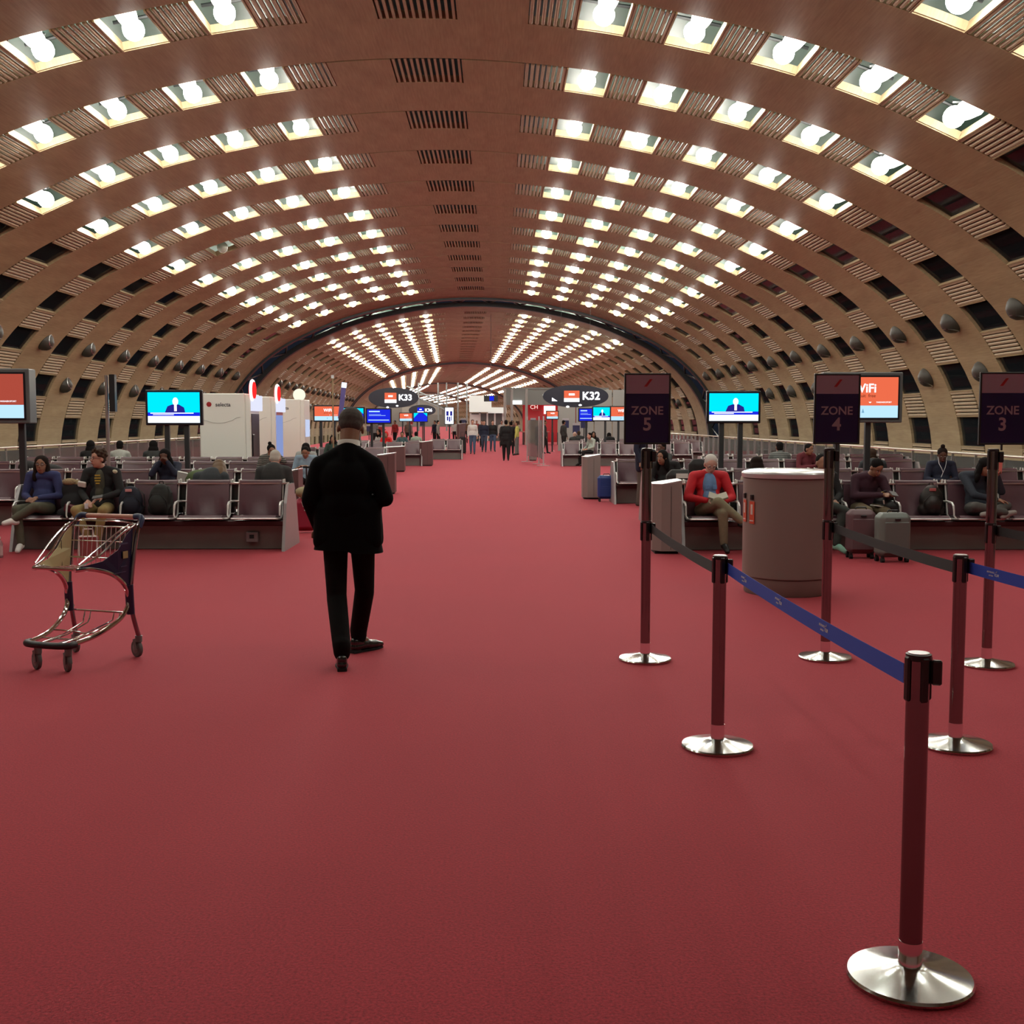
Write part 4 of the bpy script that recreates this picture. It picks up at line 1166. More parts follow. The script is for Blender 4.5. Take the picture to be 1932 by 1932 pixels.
# slouchy handbag
r = empty('handbag', (5.10, 14.95, .465), R(-10), 'slouchy black handbag on the seat beside the maroon-clad person', 'handbag')
soft('bag_body', [('e', (0, 0, .10), (.19, .12, .11)), ('e', (-.05, 0, .17), (.10, .09, .08)), ('c', (.05, 0, .12), .08, (.16, -.02, .06), .06)], .012, mat('bag_black', (.012, .012, .013), .5), r, 4)
q = MB(); q.tube([(-.10, -.04, .20), (-.08, -.05, .30), (.0, -.05, .33), (.08, -.05, .28), (.13, -.05, .14)], .009, 6); q.build('strap', M_BLACK, r)
q = MB(); q.box((-.02, -.09, .14), (.02, .02, .14), rot=(0, R(-10), 0), bev=.004); q.build('chrome_clip', M_BRIGHT, r)
r = empty('carrier_bag', (-5.12, 14.35, 0), R(5), 'white-framed red carrier bag on the floor behind the luggage trolley', 'bag')
q = MB(); q.box((0, 0, .13), (.21, .12, .26), bev=.01); q.build('bag_body', mat('bag_dusty_red', (.28, .06, .06), .7), r)
q = MB(); q.tube([(-.11, -.065, .0), (-.11, -.065, .27), (-.06, -.065, .28), (-.05, -.065, .36)], .010, 6); q.tube([(.11, -.065, .0), (.11, -.065, .27), (.07, -.065, .28), (.06, -.065, .36), (-.05, -.065, .36)], .008, 6); q.tube([(-.11, -.065, .265), (.11, -.065, .265)], .012, 6); q.build('white_trim', M_WHITE, r)
r = empty('duffel_bag', (-6.72, 14.55, 0), R(0), 'grey duffel bag with a red top cut by the left edge', 'bag')
soft('bag_body', [('c', (-.2, 0, .13), .13, (.2, 0, .13), .13)], .015, mat('duffel_grey', (.09, .08, .075), .7), r, 4)
q = MB(); q.ball((-.05, .0, .24), (.20, .10, .055), 16, 8); q.build('red_top', mat('duffel_red', (.35, .02, .03), .7), r)
r = empty('water_bottle', (-6.22, 14.30, 0), 0, 'small plastic bottle with pale pink label on the floor by the crossed legs', 'bottle')
q = MB(); q.lathe([(.032, 0), (.036, .01), (.036, .17), (.028, .20), (.014, .225), (.014, .24)], n=20); q.build('bottle_body', glassy('bottle_plastic', (.4, .42, .40), .35), r, smooth=True)
q = MB(); q.lathe([(.0372, .03), (.0372, .15)], n=20); q.build('bottle_label', mat('label_pink', (.55, .40, .40), .6), r, smooth=True)
q = MB(); q.lathe([(.016, .238), (.016, .262), (0, .262)], n=16); q.build('bottle_cap', M_WHITE, r)
r = empty('black_coat', (-5.62, 15.24, .47), 0, 'black coat with beige fur trim heaped between the seated woman and man', 'coat')
soft('coat_cloth', [('e', (0, 0, .14), (.18, .15, .16)), ('e', (-.03, .03, .30), (.15, .10, .15)), ('c', (-.12, -.12, .02), .07, (.12, -.15, .04), .07)], .014, mat('coat_black', (.010, .010, .012), .9), r, 4)
soft('fur_trim', [('e', (-.05, -.01, .43), (.10, .06, .05)), ('e', (.03, .02, .41), (.07, .05, .05))], .012, mat('fur_beige', (.35, .27, .15), .95, noise=.4, nscale=60, bump=1, bscale=90), r, 1)
q = MB(); q.box((.13, -.06, .40), (.11, .03, .08), rot=(R(20), R(10), 0), bev=.01); q.build('white_packet', M_WHITE, r)
q = MB(); q.box((.02, -.16, .08), (.18, .10, .12), rot=(0, R(20), 0), bev=.02); q.build('wine_purse', mat('wine_leather', (.10, .012, .02), .4), r)
r = empty('red_travel_bag', (-2.93, 17.5, 0), R(0), 'red wheeled bag with beige jacket and papers, left of the suited man', 'bag')
soft('bag_body', [('b', (0, 0, .28), (.34, .26, .50), None, .06)], .014, mat('bag_crimson', (.30, .012, .04), .6), r, 4)
soft('beige_jacket', [('e', (0, 0, .62), (.17, .13, .09)), ('e', (.06, -.02, .56), (.14, .12, .08))], .014, mat('jacket_beige', (.32, .27, .15), .85), r, 3)
q = MB(); q.box((.08, -.15, .42), (.12, .02, .18), rot=(0, R(15), 0)); q.box((.02, -.16, .46), (.10, .02, .08), rot=(0, R(-20), 0)); q.build('white_paper', M_WHITE, r)
q = MB(); q.tube([(0, .1, .5), (0, .1, 1.0)], .012, 6); q.box((0, .1, 1.0), (.10, .03, .03)); q.build('pull_handle', M_BLACK, r)
# ------------------------------------------------------------------ people
SK = {'light': mat('skin_light', (.52, .29, .21), .5), 'mid': mat('skin_mid', (.30, .155, .095), .5), 'dark': mat('skin_dark', (.115, .055, .035), .5), 'pale': mat('skin_pale', (.60, .38, .30), .5)}
M_EYE = mat('eye_dark', (.02, .015, .012), .3); M_EYEW = mat('eye_white', (.6, .56, .52), .4); M_LIP = mat('lip', (.30, .09, .08), .5)
def V(*a): return Vector(a)
SIT = dict(pel=(0, 0, .56), che=(0, .07, .87), nk=(0, .05, 1.03), head=(0, .01, 1.15), sh=(.17, .05, .98), el=(.24, -.02, .73), wr=(.10, -.22, .66), hp=(.09, -.02, .55), kn=(.12, -.42, .54), an=(.12, -.40, .10), toe=(.13, -.55, .04))
STAND = dict(pel=(0, 0, .95), che=(0, .01, 1.28), nk=(0, .02, 1.48), head=(0, -.01, 1.64), sh=(.18, .01, 1.42), el=(.23, .03, 1.14), wr=(.23, -.06, .89), hp=(.09, 0, .92), kn=(.10, -.02, .50), an=(.10, .02, .09), toe=(.12, -.13, .04))
def joints(base, **ov):
    J = {}
    for k_, v_ in base.items():
        if k_ in ('pel', 'che', 'nk', 'head'): J[k_] = Vector(v_)
        else: J[k_ + 'R'] = Vector((-v_[0], v_[1], v_[2])); J[k_ + 'L'] = Vector(v_)
    for k_, v_ in ov.items(): J[k_] = Vector(v_)
    return J
def hand_prims(wr, el, s, up=None, curl=.5, hs=1.0):
    """palm, four fingers and a thumb leaving the wrist; s = +1 left, -1 right"""
    f = (wr - el).normalized(); up = up or V(0, 0, 1)
    side = f.cross(up); side = side.normalized() if side.length > .05 else V(1, 0, 0)
    nrm = side.cross(f).normalized()
    P = []
    c = wr + f * .05 * hs
    P.append(('c', wr, .024 * hs, wr + f * .03 * hs, .027 * hs))
    for k_, o_ in enumerate((-.024, -.008, .008, .024)):
        b0 = wr + f * .03 * hs + side * o_ * hs * .8; b1 = wr + f * .085 * hs + side * o_ * hs
        P.append(('c', b0, .015 * hs, b1, .0125 * hs))
        L = (.062, .074, .070, .054)[k_] * hs
        d1 = (f - nrm * curl * .6).normalized(); d2 = (f - nrm * curl * 1.8).normalized()
        m_ = b1 + d1 * L * .5; e_ = m_ + d2 * L * .5
        P.append(('c', b1, .0105 * hs, m_, .0095 * hs)); P.append(('c', m_, .0095 * hs, e_, .008 * hs))
    t0 = wr + f * .03 * hs - side * .025 * hs * s; t1 = t0 + (f * .6 - side * s * .8 - nrm * .3).normalized() * .04 * hs; t2 = t1 + (f - side * s * .2 - nrm * .4).normalized() * .03 * hs
    P.append(('c', t0, .014 * hs, t1, .012 * hs)); P.append(('c', t1, .011 * hs, t2, .0095 * hs))
    return P
def person(loc, rz, J, label, top, bottom, skin='light', hair=None, hairstyle='short', shoe=None, vox=.011, build=1.0, face=True,
           hpitch=0.0, hyaw=0.0, hroll=0.0, sleeves=True, jacket=None, group=None, hscale=1.0, hood=None, skirt=0.0, curl=.5, extras=None, bulk=0.0):
    r = empty('person', loc, rz, label, 'person', group)
    s = build
    H = J['head']; HM = Matrix.Translation(H) @ Euler((R(hpitch), R(hroll), R(hyaw)), 'XYZ').to_matrix().to_4x4()
    HR = HM.to_3x3().to_4x4()
    def hp_(x, y, z): return HM @ V(x * hscale, y * hscale, z * hscale)
    def he(c, rr): return ('e', hp_(*c), tuple(q * hscale for q in rr), HR)
    # --- body: one continuous skin
    B = [he((0, .012, .03), (.073, .092, .085)), he((0, -.012, -.03), (.060, .072, .082)), he((0, -.035, -.085), (.034, .036, .028)),
         he((0, -.088, -.012), (.013, .018, .024)), he((0, -.094, -.024), (.017, .014, .012)), he((0, -.075, -.056), (.026, .014, .012)),
         he((-.074, .010, -.008), (.012, .022, .032)), he((.074, .010, -.008), (.012, .022, .032)),
         ('c', hp_(0, .015, -.06), .052, J['nk'], .056), ('c', J['nk'], .056, J['che'].lerp(J['nk'], .5), .08),
         ('c', J['che'], .09, J['pel'], .09)]
    for q, sg in (('L', 1), ('R', -1)):
        B += [('c', J['nk'].lerp(J['sh' + q], .3), .05, J['sh' + q], .05), ('c', J['sh' + q], .045, J['el' + q], .036), ('c', J['el' + q], .036, J['wr' + q], .024)]
        B += hand_prims(J['wr' + q], J['el' + q], sg, curl=curl, hs=1.0)
        B += [('c', J['hp' + q], .07, J['kn' + q], .05), ('c', J['kn' + q], .048, J['an' + q], .032), ('c', J['an' + q], .032, J['an' + q].lerp(J['toe' + q], .5), .028)]
    bo = soft('body', B, min(vox, .009) if face else vox, SK[skin], r, 2, .5)
    # --- top
    k_ = 1 + bulk
    T = []
    up = (J['nk'] - J['pel']).normalized()
    fwd = V(0, -1, 0); sd = (J['shL'] - J['shR']).normalized(); fw = up.cross(sd).normalized()
    RM = Matrix(((sd.x, -fw.x, up.x, 0), (sd.y, -fw.y, up.y, 0), (sd.z, -fw.z, up.z, 0), (0, 0, 0, 1)))
    T += [('e', J['che'] + up * .02, (.158 * s * k_, .112 * s * k_, .20), RM), ('e', J['pel'].lerp(J['che'], .42), (.148 * s * k_, .112 * s * k_, .17), RM),
          ('e', J['pel'] + up * .04, (.160 * s * k_, .118 * s * k_, .12), RM), ('c', J['shL'].lerp(J['shR'], .1), .068, J['shR'].lerp(J['shL'], .1), .068), ('c', J['nk'] - up * .015, .066, J['che'], .09)]
    for q in 'LR':
        T.append(('c', J['sh' + q], .062 * s * k_, J['el' + q], .050 * s * k_))
        if sleeves: T.append(('c', J['el' + q], .050 * s * k_, J['wr' + q] + (J['el' + q] - J['wr' + q]).normalized() * .02, .036 * k_))
        T.append(('c', J['nk'].lerp(J['sh' + q], .25), .055, J['sh' + q], .064 * s * k_))
    if skirt:
        for a in range(-3, 4):
            x = a / 3 * .125 * s
            T.append(('c', J['pel'] + V(x, .025 - abs(a) * .008, .05), .085, J['pel'] + V(x * 1.22, .02 - abs(a) * .01, -skirt), .072))
    soft('top', T, vox, top, r, 5)
    # --- bottom
    Bm = [('e', J['pel'], (.152 * s, .118 * s, .115))]
    for q in 'LR':
        Bm += [('c', J['hp' + q], .088 * s, J['kn' + q], .064 * s), ('c', J['kn' + q], .064 * s, J['an' + q] + V(0, 0, .02), .050)]
    soft('trousers', Bm, vox, bottom, r, 4)
    # --- shoes
    sh = shoe or mat('shoe_black', (.010, .010, .010), .35)
    for q in 'LR':
        a, t = J['an' + q], J['toe' + q]; d = (t - a); d = V(d.x, d.y, d.z * .6).normalized()
        hl = a - d * .045 + V(0, 0, -.045)
        if t.z < a.z - .02: bz = t.z
        soft('shoe', [('c', a + V(0, 0, -.025), .040, a.lerp(t, .35), .042), ('c', a.lerp(t, .3), .043, t, .034), ('c', a - d * .03 - V(0, 0, .03), .036, a.lerp(t, .3) - V(0, 0, .008), .036)], min(vox, .009), sh, r, 2)
    # --- hair
    if hair:
        if hairstyle == 'short': Hh = [he((0, .024, .045), (.080, .092, .080)), he((0, .045, -.005), (.074, .065, .075))]
        elif hairstyle == 'buzz': Hh = [he((0, .020, .038), (.0765, .092, .082)), he((0, .040, -.01), (.070, .062, .07))]
        elif hairstyle == 'long': Hh = [he((0, .024, .045), (.088, .096, .082)), he((0, .06, -.03), (.088, .06, .10)), he((-.075, .02, -.08), (.032, .045, .13)), he((.075, .02, -.08), (.032, .045, .13)), he((0, .07, -.13), (.09, .05, .12)), he((-.085, .0, -.15), (.035, .035, .07)), he((.085, .0, -.15), (.035, .035, .07))]
        elif hairstyle == 'bun': Hh = [he((0, .024, .045), (.083, .094, .082)), he((0, .045, -.005), (.076, .066, .075)), he((0, .04, .145), (.038, .038, .034))]
        elif hairstyle == 'cover': Hh = [he((0, .03, .03), (.095, .10, .105)), he((0, .07, -.08), (.10, .07, .12)), he((-.08, .03, -.12), (.04, .06, .11)), he((.08, .03, -.12), (.04, .06, .11))]
        elif hairstyle == 'curly':
            Hh = [he((0, .026, .05), (.084, .094, .082)), he((0, .04, -.0), (.076, .066, .07))]
            for i in range(26):
                a = i * 2.4; z = .03 + .10 * (i / 26); rr = .085 * math.sqrt(max(0, 1 - ((z - .04) / .11) ** 2))
                x, y = rr * math.cos(a), .02 + rr * math.sin(a) * 1.08
                if y < -.055 and z < .075: continue
                Hh.append(he((x, y, z), (.020, .020, .020)))
        soft('hair', Hh, min(vox, .009), hair, r, 2, .4)
    if hood: soft('hood', [he((0, .035, .03), (.105, .105, .115)), he((0, .06, -.09), (.11, .08, .08))], .011, hood, r, 3)
    if face:
        for sx in (-1, 1):
            q = MB(); q.ball(hp_(sx * .030, -.078, .008), (.012 * hscale, .007 * hscale, .0075 * hscale), 10, 6, M=HR); eo = q.build('eye', M_EYEW, r, smooth=True)
            q = MB(); q.ball(hp_(sx * .030, -.0835, .008), (.0055 * hscale, .003, .0055 * hscale), 8, 6, M=HR); q.build('pupil', M_EYE, eo, smooth=True)
            if hair: q = MB(); q.ball(hp_(sx * .031, -.080, .027), (.018, .006, .004), 8, 5, M=HR @ Matrix.Rotation(R(8 * sx), 4, 'Y')); q.build('eyebrow', hair, r, smooth=True)
        q = MB(); q.ball(hp_(0, -.088, -.056), (.022, .006, .006), 10, 6, M=HR); q.build('lips', M_LIP, r, smooth=True)
    r['_hm'] = 0; del r['_hm']
    return r, hp_, HR
def glasses(r, hp_, m, sc=1.0):
    q = MB()
    for sx in (-1, 1):
        q.tube([hp_(sx * .031 + .021 * math.cos(a), -.097, .006 + .017 * math.sin(a)) for a in [i * math.pi / 8 for i in range(16)]], .0026, 5, closed=True)
        q.tube([hp_(sx * .052, -.095, .008), hp_(sx * .077, .0, .006)], .0024, 5)
    q.tube([hp_(-.010, -.099, .008), hp_(.010, -.099, .008)], .0024, 5)
    q.build('glasses', m, r, smooth=True)
HB = mat('hair_black', (.006, .005, .005), .9, spec=.2); HBR = mat('hair_brown', (.045, .025, .015), .85, spec=.25); HG = mat('hair_grey', (.42, .41, .38), .7); HD = mat('hair_dark_brown', (.014, .008, .006), .9, spec=.2); HLB = mat('hair_light_brown', (.13, .075, .035), .6)
def cloth(n, c, r_=.85, **k): return mat('cloth_' + n, c, r_, noise=.18, nscale=18, bump=.12, bscale=25, **k)
TAN = cloth('tan', (.30, .23, .09)); OLIVE = cloth('olive', (.09, .09, .06)); BLK = cloth('black', (.008, .008, .009)); NAVY = cloth('navy', (.010, .014, .035)); KHAKI = cloth('khaki', (.20, .18, .11)); JEAN = cloth('jeans', (.06, .10, .17)); DGREY = cloth('dark_grey', (.035, .038, .038)); CREAM = cloth('cream', (.55, .50, .38))
WSHOE = mat('shoe_white', (.70, .70, .68), .5)

# the suited man walking away (faces +Y, so local x runs to the left of the picture)
J = dict(pel=V(0, 0, .93), che=V(.012, .01, 1.25), nk=V(-.008, -.005, 1.525), head=V(-.014, -.075, 1.665),
         shR=V(-.178, .0, 1.385), shL=V(.193, .0, 1.39), elR=V(-.262, .035, 1.165), elL=V(.262, .04, 1.155), wrR=V(-.15, -.23, 1.175), wrL=V(.222, -.07, .955),
         hpL=V(.095, 0, .90), hpR=V(-.095, .0, .90), knL=V(.082, .05, .47), knR=V(-.092, -.13, .485),
         anL=V(.022, .26, .115), anR=V(-.020, -.34, .115), toeL=V(.045, .11, .035), toeR=V(-.12, -.45, .035))
SUIT = mat('suit_black', (.0022, .0024, .0030), .85, noise=.2, nscale=60, spec=.12)
def suited():
    r = empty('person', (-1.045, 8.02, 0), R(180), 'man in black suit and white collar walking away down the red carpet', 'person')
    H = J['head']; HM = Matrix.Translation(H) @ Euler((R(20), R(-4), R(4)), 'XYZ').to_matrix().to_4x4(); HR = HM.to_3x3().to_4x4()
    hp_ = lambda x, y, z: HM @ V(x, y, z)
    he = lambda c, rr: ('e', hp_(*c), rr, HR)
    B = [he((0, .020, .025), (.086, .105, .095)), he((0, -.012, -.03), (.068, .080, .085)), he((0, -.04, -.088), (.036, .038, .028)), he((0, -.095, -.014), (.014, .02, .026)),
         he((0, .055, -.045), (.060, .045, .055)),
         he((-.088, .005, -.022), (.009, .018, .032)), he((.088, .005, -.022), (.009, .018, .032)), he((-.085, .0, -.040), (.010, .010, .014)), he((.085, .0, -.040), (.010, .010, .014)),
         ('c', hp_(0, .035, -.05), .068, J['nk'], .068), ('c', hp_(0, .05, -.02), .060, J['nk'] + V(0, .01, 0), .068), ('c', J['nk'], .06, J['che'], .09), ('c', J['che'], .09, J['pel'], .09)]
    for q, sg in (('L', 1), ('R', -1)):
        B += [('c', J['nk'], .05, J['sh' + q], .045), ('c', J['sh' + q], .043, J['el' + q], .035), ('c', J['el' + q], .034, J['wr' + q], .025)]
        B += hand_prims(J['wr' + q], J['el' + q], sg, curl=.7)
        B += [('c', J['hp' + q], .07, J['kn' + q], .05), ('c', J['kn' + q], .045, J['an' + q], .03), ('c', J['an' + q], .03, J['an' + q].lerp(J['toe' + q], .5), .026)]
    soft('body', B, .0065, mat('skin_brown', (.26, .145, .09), .42), r, 3, .5)
    soft('hair', [he((0, .026, .034), (.0895, .105, .096)), he((0, .055, -.004), (.078, .070, .068))], .0065, mat('hair_cropped', (.055, .046, .038), .8, noise=.5, nscale=70), r, 3, .5)
    # shirt collar: a band round the neck
    q = MB(); c0 = V(-.008, .002, 1.516)
    ring_ = []
    for i in range(33):
        a = 2 * math.pi * i / 32; ring_.append((c0.x + .073 * math.cos(a), c0.y + .070 * math.sin(a) , c0.z + .030 - (.03 if math.sin(a) < 0 else .012) * math.sin(a) * -1))
    vs = []; 
    for (x, y, z) in ring_[:-1]:
        for o_, dz in ((1.0, .020), (1.05, .018), (1.12, -.04), (1.03, -.04)):
            vs.append((c0.x + (x - c0.x) * o_, c0.y + (y - c0.y) * o_, z + dz))
    fs = []
    for i in range(32):
        j = (i + 1) % 32
        for k_ in range(4): fs.append((i * 4 + k_, j * 4 + k_, j * 4 + (k_ + 1) % 4, i * 4 + (k_ + 1) % 4))
    q.add(vs, fs); q.build('shirt_collar', mat('shirt_white', (.62, .62, .58), .7), r, smooth=True, edge=60)
    T = [('e', J['che'] + V(0, .01, .03), (.200, .135, .20)), ('e', J['che'] + V(0, .015, -.13), (.182, .13, .20)), ('c', V(-.155, .01, 1.385), .070, V(.165, .01, 1.385), .070),
         ('c', V(-.035, .015, 1.485), .066, V(-.16, .0, 1.405), .062), ('c', V(.025, .015, 1.485), .066, V(.175, .0, 1.405), .062), ('c', V(-.008, .02, 1.42), .10, V(-.008, .014, 1.518), .078)]
    for q, sg in (('L', 1), ('R', -1)):
        T += [('c', J['sh' + q], .074, J['el' + q], .062), ('c', J['el' + q], .063, J['wr' + q], .046)]
    n = 9                                   # straight jacket skirt with vents
    for i in range(n):
        a = (i / (n - 1) * 2 - 1); x = .152 * a; yb = .045 * math.sqrt(max(0, 1 - (a * .92) ** 2))
        for sy, yy in ((1, yb), (-1, yb)):
            T.append(('c', V(x * 1.0, sy * yy + .01, 1.10), .082, V(x * 1.20, sy * (yy + .035) + .01, .865), .062))
    soft('suit_jacket', T, .0095, SUIT, r, 14)
    # crisp hem: a flared band
    q = MB(); n = 56; prof_ = []
    for i in range(n):
        a = 2 * math.pi * i / n
        prof_.append((math.copysign(abs(math.cos(a)) ** .72, math.cos(a)), math.copysign(abs(math.sin(a)) ** .8, math.sin(a))))
    L_ = [(1.06, .192, .130), (.98, .207, .135), (.88, .224, .142), (.795, .242, .148)]
    vs = []
    for (z, rx, ry) in L_:
        for (cx_, cy_) in prof_:
            dz = 0 if z > .8 else (-.012 if cx_ < 0 else .012)
            vs.append((cx_ * rx, cy_ * ry + .01, z + dz))
    for (z, rx, ry) in reversed(L_):
        for (cx_, cy_) in prof_:
            dz = 0 if z > .8 else (-.012 if cx_ < 0 else .012)
            vs.append((cx_ * (rx - .006), cy_ * (ry - .006) + .01, z + dz))
    fs = []; m_ = len(L_) * 2
    for j in range(m_):
        j2 = (j + 1) % m_
        for i in range(n): fs.append((j * n + i, j * n + (i + 1) % n, j2 * n + (i + 1) % n, j2 * n + i))
    q.add(vs, fs); q.build('jacket_skirt', SUIT, r, smooth=True, edge=50)
    P = [('e', V(0, .01, .93), (.165, .115, .12))]
    for q in 'LR':
        K, A_ = J['kn' + q], J['an' + q]
        P += [('c', J['hp' + q], .093, K, .070), ('c', K, .072, A_ + V(0, .0, .045), .064)]
        P += [('c', A_ + V(0, 0, .06), .064, A_ + V(0, -.012, .0), .060)]
    soft('trousers', P, .0095, mat('trouser_black', (.0045, .0042, .0042), .8, noise=.2, nscale=60, spec=.15), r, 4)
    SH = mat('shoe_leather', (.008, .008, .009), .14, spec=.8)
    for q in 'LR':
        a, t = J['an' + q], J['toe' + q]; d = V(t.x - a.x, t.y - a.y, 0).normalized(); z0 = 0.0
        hl = V(a.x, a.y, 0) - d * .035
        so = soft('shoe', [('c', hl + V(0, 0, .045), .038, hl + d * .12 + V(0, 0, .05), .040), ('c', hl + V(0, 0, .08), .036, hl + d * .06 + V(0, 0, .07), .036), ('c', hl + d * .12 + V(0, 0, .042), .042, hl + d * .20 + V(0, 0, .036), .036), ('c', hl + d * .2 + V(0, 0, .034), .032, hl + d * .255 + V(0, 0, .030), .022)], .0065, SH, r, 2)
        s_ = MB(); Mx = Matrix.Translation(hl) @ Matrix.Rotation(math.atan2(d.y, d.x), 4, 'Z')
        ol = [(-.038, -.02), (-.03, -.033), (.05, -.034), (.14, -.045), (.20, -.040), (.262, -.018), (.270, 0), (.262, .018), (.20, .040), (.14, .045), (.05, .034), (-.03, .033), (-.038, .02)]
        k_ = len(ol); s_.add([(x, y, .002) for x, y in ol] + [(x, y, .014) for x, y in ol], [tuple(range(k_))[::-1], tuple(range(k_, 2 * k_))] + [(i, (i + 1) % k_, (i + 1) % k_ + k_, i + k_) for i in range(k_)], Mx)
        s_.box((0, 0, .012), (.065, .062, .024), M=Mx); s_.build('shoe_sole', M_BLACKM, so)
    return r
suited()

# ---- front left row
BLUES = cloth('blue_sweater', (.030, .040, .13)); 
J = joints(SIT, nk=(0, .06, 1.00), head=(.01, .02, 1.125), che=(0, .09, .84), knL=(.18, -.40, .56), knR=(-.06, -.42, .60), anR=(.17, -.50, .43), toeR=(.26, -.60, .40), anL=(.13, -.42, .11), toeL=(.12, -.56, .04), elR=(-.24, .0, .72), elL=(.23, .0, .72), wrR=(-.03, -.24, .70), wrL=(.07, -.24, .69))
# mirrored so that the crossing foot points to the picture's left
for k_ in list(J): J[k_] = J[k_].copy()
Jm = {}
for k_, v_ in J.items():
    n_ = k_[:-1] + {'L': 'R', 'R': 'L'}[k_[-1]] if k_[-1] in 'LR' and k_ not in ('pel',) else k_
    Jm[n_] = V(-v_.x, v_.y, v_.z)
r, hp_, HR_ = person((-6.04, 15.24, 0), 0, Jm, 'smiling woman in blue sweater, long curly dark hair, legs crossed, front left', BLUES, OLIVE, 'mid', HD, 'long', WSHOE, vox=.010, hyaw=8, hscale=1.02)
glasses(r, hp_, M_DARKSTEEL)
J = joints(SIT, nk=(0, .05, 1.08), head=(-.03, .0, 1.205), che=(0, .07, .90), shL=(.19, .05, 1.02), shR=(-.19, .05, 1.02), knL=(.16, -.42, .55), knR=(-.20, -.40, .55), anL=(.05, -.36, .10), anR=(-.04, -.34, .10), toeL=(.08, -.50, .04), toeR=(-.10, -.49, .04), elL=(.27, -.02, .76), elR=(-.26, -.02, .76), wrL=(.09, -.24, .70), wrR=(-.09, -.26, .66))
r, hp_, HR_ = person((-5.27, 15.26, 0), 0, J, 'man in black jacket, olive shirt and tan trousers holding a phone, front left row', cloth('black_jacket', (.010, .011, .012)), TAN, 'light', HBR, 'curly', WSHOE, vox=.010, hyaw=-38, hscale=1.05, bulk=.06)
glasses(r, hp_, M_BLACK)
soft('shirt_front', [('e', (0, -.035, .90), (.065, .085, .17)), ('e', (0, -.04, .74), (.06, .09, .12))], .010, cloth('olive_shirt', (.060, .062, .040)), r, 3)
q = MB()
for i, (z, w_) in enumerate(((.99, .07), (.955, .08), (.92, .075), (.885, .05))): q.box((0, -.122, z), (w_, .004, .018), rot=(R(-6), 0, 0))
q.build('shirt_print', mat('print_yellow', (.42, .30, .03), .6), r)
q = MB(); q.box((.07, -.34, .72), (.14, .07, .012), rot=(R(30), R(-8), 0), bev=.004); q.build('phone', M_BLACK, r)
q = MB(); q.box((-.07, -.36, .60), (.05, .01, .07), bev=.003); q.build('name_card', M_PRINT, r)
soft('fleece_collar', [('c', (.10, .06, 1.06), .035, (.20, .0, 1.03), .03)], .01, mat('fleece_cream', (.55, .52, .36), .9), r, 2)

# ---- behind the front left row
J = joints(SIT, nk=(0, -.04, 1.08), head=(0, -.13, 1.185), che=(0, .02, .93), shL=(.18, -.01, 1.02), shR=(-.18, -.01, 1.02), wrL=(.10, -.3, .6), wrR=(-.10, -.3, .6))
person((-3.07, 15.75, 0), R(180), J, 'grey-haired man in dark cardigan seen from behind at the row end', DGREY, BLK, 'light', mat('hair_white', (.50, .48, .42), .8), 'buzz', vox=.012, hpitch=25, face=False, build=1.12)
J = joints(SIT, nk=(-.03, -.10, .99), head=(-.08, -.2, 1.04), che=(0, .0, .86), shL=(.18, -.03, .94), shR=(-.18, -.03, .94), wrL=(.10, -.3, .6), wrR=(-.10, -.3, .6))
person((-3.95, 15.80, 0), R(180), J, 'person in dark grey top bent forward, brown hair, behind the backpacks', cloth('slate', (.040, .048, .055)), BLK, 'light', HLB, 'long', vox=.012, hpitch=50, hroll=15, face=False, build=1.1)
r = empty('green_jacket', (-4.22, 16.3, .46), 0, 'olive green jacket and white papers piled beside the bent-over person', 'jacket')
soft('jacket_cloth', [('e', (0, 0, .42), (.22, .15, .14)), ('e', (.12, .0, .50), (.13, .12, .08)), ('e', (-.06, 0, .12), (.2, .15, .16)), ('c', (-.12, 0, .1), .1, (0, 0, .4), .12)], .014, cloth('green', (.075, .11, .040)), r, 3)
q = MB(); q.box((-.24, -.05, .46), (.14, .03, .14), rot=(R(20), R(12), 0)); q.build('paper', M_WHITE, r)
J = joints(SIT, nk=(0, -.06, 1.0), head=(0, -.12, 1.12), che=(0, .02, .87), wrL=(.05, -.18, 1.06), wrR=(-.05, -.18, 1.06), elL=(.20, -.20, .84), elR=(-.20, -.20, .84))
person((-5.42, 18.85, 0), 0, J, 'person in dark navy top resting face on hands, second left row', NAVY, BLK, 'dark', HB, 'cover', vox=.013, hpitch=20, face=False)
STRIPE = mat('striped_knit', (.10, .10, .09), .8)
def stripes(name, c1, c2, sc):
    m = bpy.data.materials.new(name); m.use_nodes = True; nt = m.node_tree; b = nt.nodes['Principled BSDF']; b.inputs['Roughness'].default_value = .85
    tc = nt.nodes.new('ShaderNodeTexCoord'); w_ = nt.nodes.new('ShaderNodeTexWave'); w_.bands_direction = 'Z'; w_.inputs['Scale'].default_value = sc; w_.inputs['Distortion'].default_value = 1.2
    cr = nt.nodes.new('ShaderNodeValToRGB'); cr.color_ramp.interpolation = 'CONSTANT'; cr.color_ramp.elements[0].color = (*c1, 1); cr.color_ramp.elements[1].color = (*c2, 1); cr.color_ramp.elements[1].position = .5
    nt.links.new(tc.outputs['Object'], w_.inputs[0]); nt.links.new(w_.outputs['Fac'], cr.inputs[0]); nt.links.new(cr.outputs[0], b.inputs['Base Color'])
    return m
STR1 = stripes('stripes_dark', (.02, .02, .02), (.22, .22, .19), 9); STR2 = stripes('stripes_grey', (.08, .09, .09), (.20, .22, .21), 8)
J = joints(SIT, nk=(0, -.03, 1.03), head=(.05, -.08, 1.13), che=(0, .03, .88), elL=(.30, -.15, .92), wrL=(.14, -.12, 1.10), wrR=(-.05, -.3, .70))
